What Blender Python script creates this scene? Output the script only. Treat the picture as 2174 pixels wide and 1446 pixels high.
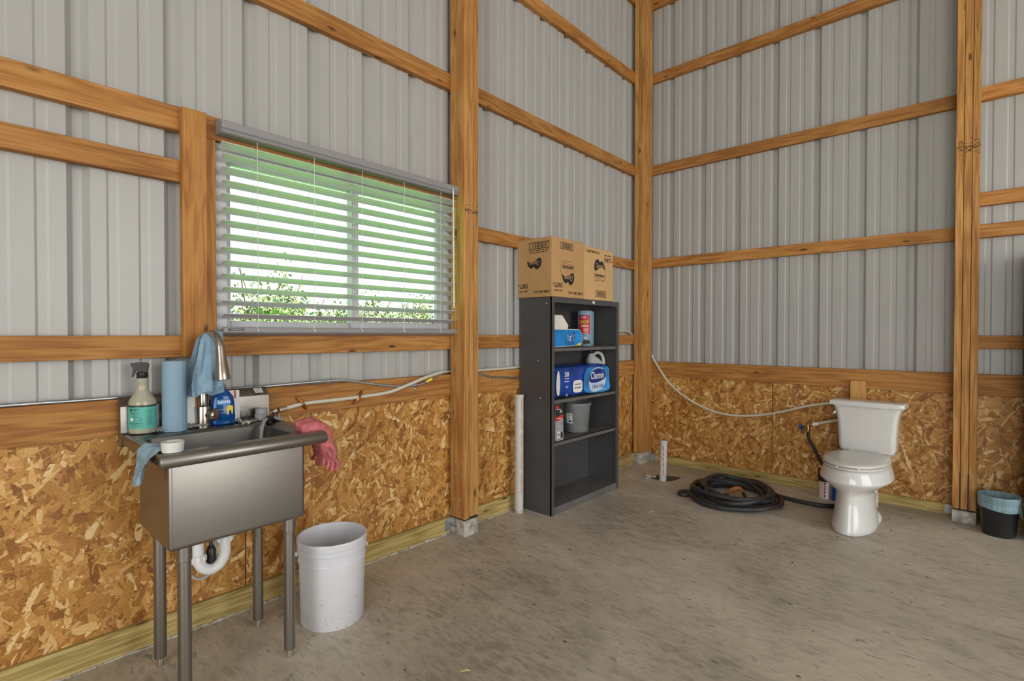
import bpy, bmesh, math, random
import numpy as np
from mathutils import Vector, Matrix

# ------------------------------------------------------------------ scene, camera, light
for o in list(bpy.data.objects):
    bpy.data.objects.remove(o)
S = bpy.context.scene
COL = S.collection
S.view_settings.view_transform = 'Standard'
S.view_settings.look = 'None'
S.view_settings.gamma = 1.0
S.view_settings.use_curve_mapping = False
S.view_settings.exposure = -0.19

# metres; x = 0 is the inner face of the left wall girts, y = 0 that of the back wall girts, z = 0 the slab
CAM = Vector((2.431, -4.644, 1.245))
yaw, pit, rol = math.radians(42.006), math.radians(-0.731), math.radians(0.05)
fw = Vector((-math.sin(yaw)*math.cos(pit), math.cos(yaw)*math.cos(pit), math.sin(pit)))
rt = Vector((math.cos(yaw), math.sin(yaw), 0)); up = rt.cross(fw)
rt2 = rt*math.cos(rol) + up*math.sin(rol); up2 = -rt*math.sin(rol) + up*math.cos(rol)
cam = bpy.data.cameras.new('camera'); cam.sensor_width = 36; cam.lens = 36*1091.6/2174; cam.clip_start = .02
co = bpy.data.objects.new('camera', cam); COL.objects.link(co)
M = Matrix((rt2, up2, -fw)).transposed().to_4x4(); M.translation = CAM; co.matrix_world = M
S.camera = co

w = bpy.data.worlds.new('sky'); S.world = w; w.use_nodes = True
bg = w.node_tree.nodes['Background']; bg.inputs[0].default_value = (.90, .96, 1.0, 1); bg.inputs[1].default_value = 1.4

sun = bpy.data.lights.new('sun', 'SUN'); sun.energy = 27; sun.angle = .01; sun.color = (1, .96, .88)
so = bpy.data.objects.new('sun', sun); COL.objects.link(so)
so.rotation_euler = Vector((.22, -.38, .90)).to_track_quat('Z', 'Y').to_euler()

def area(name, loc, aim, sx, sy, power, colr):
    l = bpy.data.lights.new(name, 'AREA'); l.shape = 'RECTANGLE'; l.size = sx; l.size_y = sy; l.energy = power; l.color = colr
    o = bpy.data.objects.new(name, l); COL.objects.link(o); o.location = loc
    o.rotation_euler = (-Vector(aim)).to_track_quat('Z', 'Y').to_euler(); return o
# daylight entering through the two big open doorways of the barn
area('doorway_daylight_right', (8.1, -2.8, 1.9), (-1, 0, 0), 3.8, 3.5, 205, (1, 1, .965))
area('doorway_daylight_rear', (5.0, -9.1, 1.9), (0, 1, 0), 4.4, 3.5, 250, (1, 1, .965))

# ------------------------------------------------------------------ helpers
R = random.Random(7)
def lin(c): return tuple(((v/255)/12.92 if v/255 <= .04045 else ((v/255+.055)/1.055)**2.4) for v in c)
MATS = {}
def nt(name):
    m = bpy.data.materials.new(name); m.use_nodes = True; t = m.node_tree
    return m, t, t.nodes['Principled BSDF']
def N(t, typ, **kw):
    n = t.nodes.new(typ)
    for k, v in kw.items():
        if k in n.inputs: n.inputs[k].default_value = v
        else: setattr(n, k, v)
    return n
def ramp(t, stops):
    r = t.nodes.new('ShaderNodeValToRGB'); e = r.color_ramp.elements
    while len(e) < len(stops): e.new(.5)
    for el, (p, c) in zip(e, stops): el.position = p; el.color = (*c, 1)
    return r
def pm(name, rgb, rough=.5, metal=0., var=.08, scale=14, bump=0., coat=0., trans=0., spec=.5, stretch=(1, 1, 1), alpha=1., ior=1.45):
    """plain procedural material: colour with a little noise variation"""
    m, t, p = nt(name); L = t.links
    tc = N(t, 'ShaderNodeTexCoord'); mp = N(t, 'ShaderNodeMapping'); mp.inputs['Scale'].default_value = stretch
    n = N(t, 'ShaderNodeTexNoise'); n.inputs['Scale'].default_value = scale; n.inputs['Detail'].default_value = 5
    L.new(tc.outputs['Object'], mp.inputs[0]); L.new(mp.outputs[0], n.inputs['Vector'])
    a = tuple(max(0, v*(1-var)) for v in rgb); b = tuple(min(1, v*(1+var)) for v in rgb)
    r = ramp(t, [(.3, a), (.7, b)]); L.new(n.outputs[0], r.inputs[0]); L.new(r.outputs[0], p.inputs['Base Color'])
    p.inputs['Roughness'].default_value = rough; p.inputs['Metallic'].default_value = metal
    p.inputs['Specular IOR Level'].default_value = spec; p.inputs['Coat Weight'].default_value = coat
    p.inputs['Coat Roughness'].default_value = .06
    p.inputs['Transmission Weight'].default_value = trans; p.inputs['Alpha'].default_value = alpha; p.inputs['IOR'].default_value = ior
    if bump:
        bn = N(t, 'ShaderNodeBump'); bn.inputs['Strength'].default_value = bump; bn.inputs['Distance'].default_value = .002
        L.new(n.outputs[0], bn.inputs['Height']); L.new(bn.outputs[0], p.inputs['Normal'])
    MATS[name] = m; return m
def wood(name, axis, dark, mid, light, knots=True, across=16, rnd=.25):
    m, t, p = nt(name); L = t.links
    tc = N(t, 'ShaderNodeTexCoord'); oi = N(t, 'ShaderNodeObjectInfo')
    mul = N(t, 'ShaderNodeVectorMath', operation='SCALE'); mul.inputs[0].default_value = (13.7, 7.3, 5.1); L.new(oi.outputs['Random'], mul.inputs['Scale'])
    add = N(t, 'ShaderNodeVectorMath', operation='ADD'); L.new(tc.outputs['Object'], add.inputs[0]); L.new(mul.outputs[0], add.inputs[1])
    def mp(al, ac):
        q = N(t, 'ShaderNodeMapping'); s = [ac]*3; s['XYZ'.index(axis)] = al; q.inputs['Scale'].default_value = s
        L.new(add.outputs[0], q.inputs[0]); return q
    kv = N(t, 'ShaderNodeTexVoronoi'); kv.inputs['Scale'].default_value = 1; L.new(mp(3.2, 9.5).outputs[0], kv.inputs['Vector'])
    g1 = N(t, 'ShaderNodeTexNoise'); g1.inputs['Scale'].default_value = 1; g1.inputs['Detail'].default_value = 3; g1.inputs['Distortion'].default_value = 1.2
    L.new(mp(.7, across).outputs[0], g1.inputs['Vector'])
    g2 = N(t, 'ShaderNodeTexNoise'); g2.inputs['Scale'].default_value = 1; g2.inputs['Detail'].default_value = 6
    L.new(mp(3.5, 140).outputs[0], g2.inputs['Vector'])
    g3 = N(t, 'ShaderNodeTexNoise'); g3.inputs['Scale'].default_value = 2.2; g3.inputs['Detail'].default_value = 3
    L.new(add.outputs[0], g3.inputs['Vector'])
    wv = N(t, 'ShaderNodeMath', operation='MULTIPLY_ADD'); wv.inputs[1].default_value = 26; L.new(g1.outputs[0], wv.inputs[0]); 
    kd = N(t, 'ShaderNodeMath', operation='MULTIPLY'); kd.inputs[1].default_value = -7; L.new(kv.outputs['Distance'], kd.inputs[0]); L.new(kd.outputs[0], wv.inputs[2])
    sn = N(t, 'ShaderNodeMath', operation='SINE'); L.new(wv.outputs[0], sn.inputs[0])
    a1 = N(t, 'ShaderNodeMath', operation='MULTIPLY_ADD'); a1.inputs[1].default_value = .13; a1.inputs[2].default_value = -.02; L.new(sn.outputs[0], a1.inputs[0])
    a2 = N(t, 'ShaderNodeMath', operation='MULTIPLY_ADD'); a2.inputs[1].default_value = .55; L.new(g2.outputs[0], a2.inputs[0]); L.new(a1.outputs[0], a2.inputs[2])
    a3 = N(t, 'ShaderNodeMath', operation='MULTIPLY_ADD'); a3.inputs[1].default_value = .5; L.new(g3.outputs[0], a3.inputs[0]); L.new(a2.outputs[0], a3.inputs[2])
    r = ramp(t, [(.25, dark), (.5, mid), (.8, light)]); L.new(a3.outputs[0], r.inputs[0])
    outc = r.outputs[0]
    if knots:
        mr = N(t, 'ShaderNodeMapRange'); mr.inputs[1].default_value = .05; mr.inputs[2].default_value = .115; mr.inputs[3].default_value = 1; mr.inputs[4].default_value = 0
        L.new(kv.outputs['Distance'], mr.inputs[0])
        mx = N(t, 'ShaderNodeMix', data_type='RGBA'); L.new(mr.outputs[0], mx.inputs[0]); L.new(outc, mx.inputs[6])
        mx.inputs[7].default_value = (*[v*.22 for v in mid], 1); outc = mx.outputs[2]
    hs = N(t, 'ShaderNodeHueSaturation'); vr = N(t, 'ShaderNodeMapRange'); vr.inputs[3].default_value = 1-rnd/2; vr.inputs[4].default_value = 1+rnd/2
    L.new(oi.outputs['Random'], vr.inputs[0]); L.new(vr.outputs[0], hs.inputs['Value']); L.new(outc, hs.inputs['Color']); L.new(hs.outputs[0], p.inputs['Base Color'])
    bn = N(t, 'ShaderNodeBump'); bn.inputs['Strength'].default_value = .25; bn.inputs['Distance'].default_value = .001; L.new(a2.outputs[0], bn.inputs['Height']); L.new(bn.outputs[0], p.inputs['Normal'])
    p.inputs['Roughness'].default_value = .62; p.inputs['Specular IOR Level'].default_value = .35
    MATS[name] = m; return m

WD, WM, WL = (.255, .098, .022), (.395, .170, .040), (.51, .258, .078)
for ax in 'XYZ': wood('lumber_'+ax, ax, WD, WM, WL)
for ax in 'XYZ': wood('post_lumber_'+ax, ax, (.30, .13, .033), (.46, .215, .058), (.60, .33, .108))
for ax in 'XY': wood('treated_'+ax, ax, (.22, .155, .045), (.42, .31, .11), (.55, .44, .19), across=22)
pm('siding', (.405, .398, .385), rough=.33, var=.02, scale=3, spec=.5)
pm('trim_metal', (.55, .55, .54), rough=.4, var=.03)
pm('vinyl', (.52, .52, .54), rough=.35, var=.02)
pm('slat', (.52, .515, .535), rough=.35, var=.02)
pm('rail_grey', (.27, .26, .27), rough=.38, var=.03)
pm('cord', (.72, .72, .72), rough=.6)
pm('steel', (.31, .29, .268), rough=.40, metal=1, var=.03, scale=5, bump=.010, stretch=(1, 1, 30))
pm('steel_worn', (.29, .272, .252), rough=.34, metal=1, var=.16, scale=9, bump=.05)
pm('chrome', (.66, .64, .60), rough=.16, metal=1, var=.03)
pm('galv', (.50, .53, .56), rough=.42, metal=1, var=.15, scale=40)
pm('brass', (.55, .36, .14), rough=.3, metal=1, var=.15)
pm('copper', (.60, .22, .10), rough=.35, metal=1, var=.15)
pm('brushed_nickel', (.42, .37, .31), rough=.26, metal=1, var=.06)
pm('pex', (.60, .58, .48), rough=.35, var=.04)
pm('pvc', (.58, .56, .54), rough=.35, var=.06, scale=30)
pm('pvc_white', (.74, .74, .74), rough=.25, var=.02)
pm('black_rubber', (.022, .022, .025), rough=.5, var=.25, scale=60)
pm('hose_rubber', (.034, .034, .036), rough=.42, var=.30, scale=50, bump=.2)
pm('black_plastic', (.016, .016, .017), rough=.32, var=.1)
pm('blue_plastic', (.02, .09, .42), rough=.35)
pm('orange_plastic', (.42, .15, .035), rough=.5, var=.2)
pm('case_grey', (.074, .071, .074), rough=.42, var=.12, scale=6)
pm('case_shelf', (.13, .125, .12), rough=.48, var=.18, scale=9)
pm('porcelain', (.68, .67, .655), rough=.08, var=.015, coat=.3)
pm('seat_plastic', (.66, .645, .61), rough=.16, var=.03)
pm('bucket_white', (.66, .66, .705), rough=.38, var=.02)
pm('bucket_dirt', (.66, .60, .50), rough=.6, var=.12, scale=8)
pm('pail_grey', (.17, .175, .18), rough=.42, var=.12)
pm('label_white', (.80, .80, .79), rough=.5, var=.02)
pm('ink', (.018, .017, .017), rough=.6)
pm('ink_soft', (.20, .13, .07), rough=.7)
pm('ink_white', (.85, .85, .85), rough=.5, var=.01)
pm('ink_red', (.55, .03, .025), rough=.45)
pm('ink_navy', (.012, .03, .22), rough=.45)
pm('ink_yellow', (.80, .60, .06), rough=.5)
pm('ink_pink', (.6, .12, .25), rough=.5)
pm('ink_grey', (.33, .33, .34), rough=.5)
pm('pack_blue', (.012, .055, .30), rough=.22, var=.55, scale=7, bump=.3)
pm('pack_light_blue', (.03, .25, .62), rough=.25, var=.4, scale=9)
pm('pack_pale', (.55, .68, .85), rough=.3)
pm('tub_blue', (.012, .20, .55), rough=.25, var=.45, scale=6)
pm('card_white', (.74, .70, .64), rough=.6)
pm('cardboard', (.50, .295, .125), rough=.75, var=.05, scale=10)
pm('cardboard_lit', (.60, .37, .165), rough=.75, var=.05, scale=10)  # paler cardboard: light on a brighter facing put into the colour; lettering shares it
pm('cloth_blue', (.235, .36, .47), rough=.85, var=.10, scale=40, bump=.15)
pm('cloth_dirty', (.22, .31, .37), rough=.85, var=.30, scale=25, bump=.15)
pm('towel_blue', (.25, .375, .49), rough=.85, var=.04, scale=120, bump=.2)
pm('glove_pink', (.50, .13, .14), rough=.5, var=.45, scale=30, bump=.1)
pm('liner_blue', (.19, .29, .335), rough=.35, var=.12, scale=12, bump=.3)
pm('liner_dark', (.10, .135, .16), rough=.4, var=.2)
pm('bottle_clear', (.52, .50, .38), rough=.18, var=.04, trans=.25)
pm('soap_blue', (.006, .085, .34), rough=.10, var=.2, trans=.25)
pm('clear_plastic', (.75, .78, .80), rough=.12, trans=.85)
pm('label_teal', (.10, .44, .37), rough=.4, var=.06)
pm('label_dark_green', (.02, .05, .03), rough=.4)
pm('film', (.55, .55, .54), rough=.15, trans=.6, bump=.6, scale=60)
pm('jug_plastic', (.62, .66, .60), rough=.3, trans=.2)
pm('ceramic_white', (.66, .65, .62), rough=.2)
pm('footing', (.40, .375, .34), rough=.9, var=.45, scale=26, bump=1.0)
pm('rubble', (.42, .39, .35), rough=.95, var=.3, scale=40, bump=.8)
pm('soil', (.09, .065, .045), rough=1, var=.4, scale=60, bump=1)
pm('leaf_litter', (.10, .06, .03), rough=.9, var=.4)
pm('added_gravel', (.125, .12, .11), rough=.95, var=.3, scale=30)
pm('scorch', (.085, .045, .02), rough=.8, var=.4, scale=40)
pm('straw', (.52, .40, .20), rough=.8)
pm('bark', (.12, .085, .06), rough=.95, var=.3)
pm('asphalt_joint', (.03, .027, .025), rough=.9, var=.4, scale=50)

def floor_mat():
    m, t, p = nt('concrete'); L = t.links
    tc = N(t, 'ShaderNodeTexCoord')
    def noise(sc, det, rot=0, st=(1, 1, 1), dist=0):
        mp = N(t, 'ShaderNodeMapping'); mp.inputs['Scale'].default_value = st; mp.inputs['Rotation'].default_value = (0, 0, rot)
        L.new(tc.outputs['Object'], mp.inputs[0])
        n = N(t, 'ShaderNodeTexNoise'); n.inputs['Scale'].default_value = sc; n.inputs['Detail'].default_value = det; n.inputs['Distortion'].default_value = dist
        L.new(mp.outputs[0], n.inputs['Vector']); return n
    a = noise(1.1, 5, dist=.4); b = noise(6, 7, .3, (1, 2.2, 1), .8); c = noise(15, 6, .35, (1, 3.0, 1), .8); d = noise(90, 3)
    r = ramp(t, [(.38, (.305, .265, .216)), (.5, (.46, .403, .33)), (.62, (.59, .52, .425))])
    s = N(t, 'ShaderNodeMath', operation='MULTIPLY_ADD'); s.inputs[1].default_value = .55; L.new(a.outputs[0], s.inputs[0])
    s2 = N(t, 'ShaderNodeMath', operation='MULTIPLY_ADD'); s2.inputs[1].default_value = .34; L.new(b.outputs[0], s2.inputs[0])
    s3 = N(t, 'ShaderNodeMath', operation='MULTIPLY_ADD'); s3.inputs[1].default_value = .45; s3.inputs[2].default_value = -.155; L.new(c.outputs[0], s3.inputs[0]); L.new(s3.outputs[0], s2.inputs[2])
    L.new(s2.outputs[0], s.inputs[2]); L.new(s.outputs[0], r.inputs[0])
    # dark trowel burns: short streaks, patchy
    st = ramp(t, [(.56, (0, 0, 0)), (.66, (1, 1, 1))]); L.new(c.outputs[0], st.inputs[0])
    pt = ramp(t, [(.44, (0, 0, 0)), (.62, (1, 1, 1))]); L.new(b.outputs[0], pt.inputs[0])
    big = noise(2.3, 2, 1.1, (1, 1.6, 1)); bt = ramp(t, [(.56, (0, 0, 0)), (.68, (1, 1, 1))]); L.new(big.outputs[0], bt.inputs[0])
    mul = N(t, 'ShaderNodeMath', operation='MULTIPLY'); L.new(st.outputs[0], mul.inputs[0]); L.new(pt.outputs[0], mul.inputs[1])
    mul2 = N(t, 'ShaderNodeMath', operation='MULTIPLY'); mul2.inputs[1].default_value = .75; L.new(mul.outputs[0], mul2.inputs[0])
    m3 = N(t, 'ShaderNodeMath', operation='MULTIPLY'); L.new(bt.outputs[0], m3.inputs[0]); L.new(pt.outputs[0], m3.inputs[1])
    m4 = N(t, 'ShaderNodeMath', operation='MULTIPLY_ADD'); m4.inputs[1].default_value = .45; L.new(m3.outputs[0], m4.inputs[0]); L.new(mul2.outputs[0], m4.inputs[2])
    mx = N(t, 'ShaderNodeMix', data_type='RGBA'); L.new(m4.outputs[0], mx.inputs[0]); L.new(r.outputs[0], mx.inputs[6]); mx.inputs[7].default_value = (.16, .155, .15, 1)
    L.new(mx.outputs[2], p.inputs['Base Color'])
    rr = N(t, 'ShaderNodeMapRange'); rr.inputs[3].default_value = .42; rr.inputs[4].default_value = .62; L.new(b.outputs[0], rr.inputs[0]); L.new(rr.outputs[0], p.inputs['Roughness'])
    bn = N(t, 'ShaderNodeBump'); bn.inputs['Strength'].default_value = .25; bn.inputs['Distance'].default_value = .002; L.new(d.outputs[0], bn.inputs['Height']); L.new(bn.outputs[0], p.inputs['Normal'])
    MATS['concrete'] = m
floor_mat()
def strand_mat():
    m, t, p = nt('osb_strand'); L = t.links
    at = N(t, 'ShaderNodeAttribute'); at.attribute_name = 'tint'
    tc = N(t, 'ShaderNodeTexCoord'); n = N(t, 'ShaderNodeTexNoise'); n.inputs['Scale'].default_value = 130; n.inputs['Detail'].default_value = 3; L.new(tc.outputs['Object'], n.inputs['Vector'])
    a = N(t, 'ShaderNodeMath', operation='MULTIPLY_ADD'); a.inputs[1].default_value = .5; L.new(n.outputs[0], a.inputs[0])
    a0 = N(t, 'ShaderNodeMath', operation='SUBTRACT'); a0.inputs[1].default_value = .15; L.new(at.outputs['Fac'], a0.inputs[0]); L.new(a0.outputs[0], a.inputs[2])
    r = ramp(t, [(.02, (.15, .050, .010)), (.30, (.345, .140, .027)), (.62, (.52, .255, .060)), (.88, (.68, .41, .145)), (1, (.78, .55, .27))])
    L.new(a.outputs[0], r.inputs[0]); L.new(r.outputs[0], p.inputs['Base Color'])
    p.inputs['Roughness'].default_value = .5; p.inputs['Specular IOR Level'].default_value = .4
    MATS['osb_strand'] = m
strand_mat()
pm('osb_core', (.42, .19, .045), rough=.6, var=.35, scale=60)
def grass_mat():
    m, t, p = nt('grass'); L = t.links
    tc = N(t, 'ShaderNodeTexCoord'); n = N(t, 'ShaderNodeTexNoise'); n.inputs['Scale'].default_value = 3; n.inputs['Detail'].default_value = 8; L.new(tc.outputs['Object'], n.inputs['Vector'])
    r = ramp(t, [(.3, (.055, .27, .012)), (.7, (.10, .38, .025))]); L.new(n.outputs[0], r.inputs[0]); L.new(r.outputs[0], p.inputs['Base Color']); p.inputs['Roughness'].default_value = .9
    MATS['grass'] = m
grass_mat()
def leaf_mat(name, a, b):
    m, t, p = nt(name); L = t.links
    at = N(t, 'ShaderNodeAttribute'); at.attribute_name = 'tint'
    r = ramp(t, [(0, a), (1, b)]); L.new(at.outputs['Fac'], r.inputs[0]); L.new(r.outputs[0], p.inputs['Base Color']); p.inputs['Roughness'].default_value = .7
    MATS[name] = m
leaf_mat('leaves', (.07, .13, .08), (.33, .35, .14))
m, t, p = nt('window_glass'); p.inputs['Transmission Weight'].default_value = 1; p.inputs['Roughness'].default_value = 0; p.inputs['IOR'].default_value = 1.0; p.inputs['Base Color'].default_value = (.98, 1, .99, 1); p.inputs['Specular IOR Level'].default_value = .3
MATS['window_glass'] = m

# ---- mesh building
def merge(bm, t):
    me = bpy.data.meshes.new('tmp'); t.to_mesh(me); t.free(); bm.from_mesh(me); bpy.data.meshes.remove(me)
def B(): return bmesh.new()
def box(bm, x0, x1, y0, y1, z0, z1, bev=0, seg=2, mat=None):
    t = bmesh.new(); bmesh.ops.create_cube(t, size=1)
    for v in t.verts: v.co = Vector(((x0+x1)/2+v.co.x*(x1-x0), (y0+y1)/2+v.co.y*(y1-y0), (z0+z1)/2+v.co.z*(z1-z0)))
    if bev: bmesh.ops.bevel(t, geom=list(t.edges), offset=bev, segments=seg, affect='EDGES', profile=.5)
    if mat is not None: bmesh.ops.transform(t, matrix=mat, verts=t.verts)
    merge(bm, t); return bm
def catmull(pts, k=8, closed=False):
    P = [Vector(p) for p in pts]; out = []; n = len(P)
    rng = range(n) if closed else range(n-1)
    for i in rng:
        p0 = P[(i-1) % n] if closed or i > 0 else P[0]*2-P[1]
        p1 = P[i]; p2 = P[(i+1) % n]
        p3 = P[(i+2) % n] if closed or i+2 < n else P[-1]*2-P[-2]
        for j in range(k):
            u = j/k
            out.append(.5*((2*p1)+(p2-p0)*u+(2*p0-5*p1+4*p2-p3)*u*u+(3*p1-p0-3*p2+p3)*u**3))
    if not closed: out.append(P[-1].copy())
    return out
def tube(bm, pts, r, n=12, closed=False, caps=True):
    P = [Vector(p) for p in pts]; m = len(P); rr = r if isinstance(r, (list, tuple)) else [r]*m
    rings = []; prev = None
    for i in range(m):
        a = P[(i-1) % m] if closed or i > 0 else P[i]; b = P[(i+1) % m] if closed or i < m-1 else P[i]
        T = (b-a).normalized()
        if prev is None:
            q = Vector((0, 0, 1)) if abs(T.z) < .9 else Vector((1, 0, 0)); u = (q-T*q.dot(T)).normalized()
        else:
            u = (prev-T*prev.dot(T)).normalized()
        prev = u; v = T.cross(u)
        rings.append([bm.verts.new(P[i]+(u*math.cos(2*math.pi*k/n)+v*math.sin(2*math.pi*k/n))*rr[i]) for k in range(n)])
    for i in range(m if closed else m-1):
        A, Bq = rings[i], rings[(i+1) % m]
        for k in range(n): bm.faces.new((A[k], A[(k+1) % n], Bq[(k+1) % n], Bq[k]))
    if caps and not closed:
        bm.faces.new(rings[0][::-1]); bm.faces.new(rings[-1])
    return bm
def lathe(bm, prof, c=(0, 0, 0), n=32, mat=None, sx=1., sy=1., cap0=True, cap1=True):
    t = bmesh.new(); rings = []
    for r, z in prof: rings.append([t.verts.new((r*math.cos(2*math.pi*k/n)*sx, r*math.sin(2*math.pi*k/n)*sy, z)) for k in range(n)])
    for a, b in zip(rings, rings[1:]):
        for k in range(n): t.faces.new((a[k], a[(k+1) % n], b[(k+1) % n], b[k]))
    if cap0 and prof[0][0] > 1e-6: t.faces.new(rings[0][::-1])
    if cap1 and prof[-1][0] > 1e-6: t.faces.new(rings[-1])
    bmesh.ops.remove_doubles(t, verts=t.verts, dist=1e-6)
    if mat is not None: bmesh.ops.transform(t, matrix=mat, verts=t.verts)
    bmesh.ops.translate(t, vec=Vector(c), verts=t.verts); merge(bm, t); return bm
def loft(bm, rings, cap0=True, cap1=True):
    V = [[bm.verts.new(p) for p in r] for r in rings]; n = len(V[0])
    for a, b in zip(V, V[1:]):
        for k in range(n): bm.faces.new((a[k], a[(k+1) % n], b[(k+1) % n], b[k]))
    if cap0: bm.faces.new(V[0][::-1])
    if cap1: bm.faces.new(V[-1])
    return bm
def grid(bm, f, nu, nv, thick=0):
    V = [[bm.verts.new(f(i/nu, j/nv)) for j in range(nv+1)] for i in range(nu+1)]
    for i in range(nu):
        for j in range(nv): bm.faces.new((V[i][j], V[i+1][j], V[i+1][j+1], V[i][j+1]))
    if thick:
        bm.normal_update(); bmesh.ops.solidify(bm, geom=list(bm.faces), thickness=thick)
    return bm
def frame(o, u, v):
    u = Vector(u).normalized(); v = Vector(v).normalized(); n = u.cross(v)
    m = Matrix((u, v, n)).transposed().to_4x4(); m.translation = Vector(o); return m
def quad(bm, F, x0, x1, y0, y1, lift=.0006):
    bm.faces.new([bm.verts.new(F @ Vector((x, y, lift))) for x, y in ((x0, y0), (x1, y0), (x1, y1), (x0, y1))])
def poly(bm, F, pts, lift=.0006):
    bm.faces.new([bm.verts.new(F @ Vector((x, y, lift))) for x, y in pts])
def outline(bm, F, pts, wd, lift=.0006, closed=True):
    n = len(pts); P = [Vector((x, y)) for x, y in pts]
    for i in range(n if closed else n-1):
        a, b = P[i], P[(i+1) % n]; d = (b-a)
        if d.length < 1e-7: continue
        q = Vector((-d.y, d.x)).normalized()*wd/2; e = d.normalized()*wd/2
        poly(bm, F, [(a-q-e)[:], (b-q+e)[:], (b+q+e)[:], (a+q-e)[:]], lift)
def oval(cx, cy, a, b, n=24, pw=2.):
    o = []
    for k in range(n):
        th = 2*math.pi*k/n; cs, sn = math.cos(th), math.sin(th)
        o.append((cx+a*math.copysign(abs(cs)**(2/pw), cs), cy+b*math.copysign(abs(sn)**(2/pw), sn)))
    return o
FONTC = {}
def text_bm(s, F, cx, cy, wd, ht, lift=.0008, wrap=None, bold=.0, shear=0.):
    """letters fitted into a wd x ht rectangle centred on (cx, cy) of frame F"""
    if s == '~':          # print too small to read in the photograph: word-length strokes
        rr = random.Random(int((cx*7919+cy*104729)*1e4)); bm = bmesh.new(); x = -wd/2
        while x < wd/2-1e-6:
            l = min(rr.uniform(.08, .22)*wd, wd/2-x)
            q = [Vector((cx+a, cy+b, lift)) for a, b in ((x, -ht*.32), (x+l, -ht*.32), (x+l, ht*.32), (x, ht*.32))]
            bm.faces.new([bm.verts.new(wrap(v) if wrap else F @ v) for v in q]); x += l+.05*wd
        return bm
    cu = bpy.data.curves.new('t', 'FONT'); cu.body = s; cu.size = 1; cu.offset = bold; cu.shear = shear; cu.resolution_u = 2
    ob = bpy.data.objects.new('t', cu); me = bpy.data.meshes.new_from_object(ob)
    bpy.data.objects.remove(ob); bpy.data.curves.remove(cu)
    bm = bmesh.new()
    if len(me.vertices):
        bm.from_mesh(me)
        xs = [v.co.x for v in bm.verts]; ys = [v.co.y for v in bm.verts]
        sx = wd/max(1e-6, max(xs)-min(xs)); sy = ht/max(1e-6, max(ys)-min(ys)); mx = (max(xs)+min(xs))/2; my = (max(ys)+min(ys))/2
        for v in bm.verts:
            q = Vector(((v.co.x-mx)*sx+cx, (v.co.y-my)*sy+cy, lift)); v.co = wrap(q) if wrap else F @ q
    bpy.data.meshes.remove(me); return bm

def link(name, bm, mat, loc=(0, 0, 0), parent=None, smooth=True, ang=40):
    bmesh.ops.recalc_face_normals(bm, faces=bm.faces) if smooth != 'keep' else None
    me = bpy.data.meshes.new(name); bm.to_mesh(me); bm.free()
    me.materials.append(MATS[mat])
    if smooth:
        me.shade_smooth(); me.set_sharp_from_angle(angle=math.radians(ang))
    o = bpy.data.objects.new(name, me); COL.objects.link(o); o.location = loc
    if parent: o.parent = parent
    return o
def thing(name, label, cat, loc, group=None):
    o = bpy.data.objects.new(name, None); COL.objects.link(o); o.location = loc; o.empty_display_size = .05
    o['label'] = label; o['category'] = cat
    if group: o['group'] = group
    return o
def structure(name, loc=(0, 0, 0)):
    o = bpy.data.objects.new(name, None); COL.objects.link(o); o.location = loc; o.empty_display_size = .05; o['kind'] = 'structure'; return o
def rootof(o):
    while o.parent: o = o.parent
    return o
def part(parent, name, bm, mat, smooth=True, label=None, ang=40):
    """bm is in world coordinates; the part takes its thing's frame"""
    bmesh.ops.translate(bm, vec=-Vector(rootof(parent).location), verts=bm.verts)
    o = link(name, bm, mat, parent=parent, smooth=smooth, ang=ang)
    if label: o['label'] = label
    if name in ('print', 'lettering'): o['kind'] = 'stuff'
    return o
def solo(name, label, cat, bm, mat, group=None, smooth=True, ang=40, loc=None):
    if loc is None:
        xs = [v.co for v in bm.verts]
        loc = Vector(((min(v.x for v in xs)+max(v.x for v in xs))/2, (min(v.y for v in xs)+max(v.y for v in xs))/2, min(v.z for v in xs)))
    loc = Vector(loc); bmesh.ops.translate(bm, vec=-loc, verts=bm.verts)
    o = link(name, bm, mat, loc, smooth=smooth, ang=ang); o['label'] = label; o['category'] = cat
    if group: o['group'] = group
    return o
def remesh(bm, vox):
    me = bpy.data.meshes.new('r'); bm.to_mesh(me); bm.free(); o = bpy.data.objects.new('r', me); COL.objects.link(o)
    md = o.modifiers.new('r', 'REMESH'); md.mode = 'VOXEL'; md.voxel_size = vox
    sm = o.modifiers.new('s', 'SMOOTH'); sm.factor = .5; sm.iterations = 4
    dg = bpy.context.evaluated_depsgraph_get(); me2 = bpy.data.meshes.new_from_object(o.evaluated_get(dg))
    bm = bmesh.new(); bm.from_mesh(me2); bpy.data.objects.remove(o); bpy.data.meshes.remove(me); bpy.data.meshes.remove(me2); return bm

# ------------------------------------------------------------------ the setting
XR, YR, ZC = 8.0, -9.0, 4.9
bm = B(); box(bm, -.14, XR+.1, YR-.1, .14, -.12, 0)
fl = solo('floor', '', '', bm, 'concrete', smooth=False, loc=(0, 0, 0)); del fl['label'], fl['category']; fl['kind'] = 'structure'
bm = B(); box(bm, -.16, 70, -70, 60, -.35, -.17)
g = link('unseen_bounce_ground', bm, 'added_gravel', smooth=False); g['kind'] = 'structure'  # unseen ground, added to keep green lawn bounce out of the doorways
bm = B(); box(bm, -60, -.16, -70, 60, -.35, -.16)
g = link('trim_1', bm, 'grass', smooth=False); g.name = 'lawn'; g['kind'] = 'structure'

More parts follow.
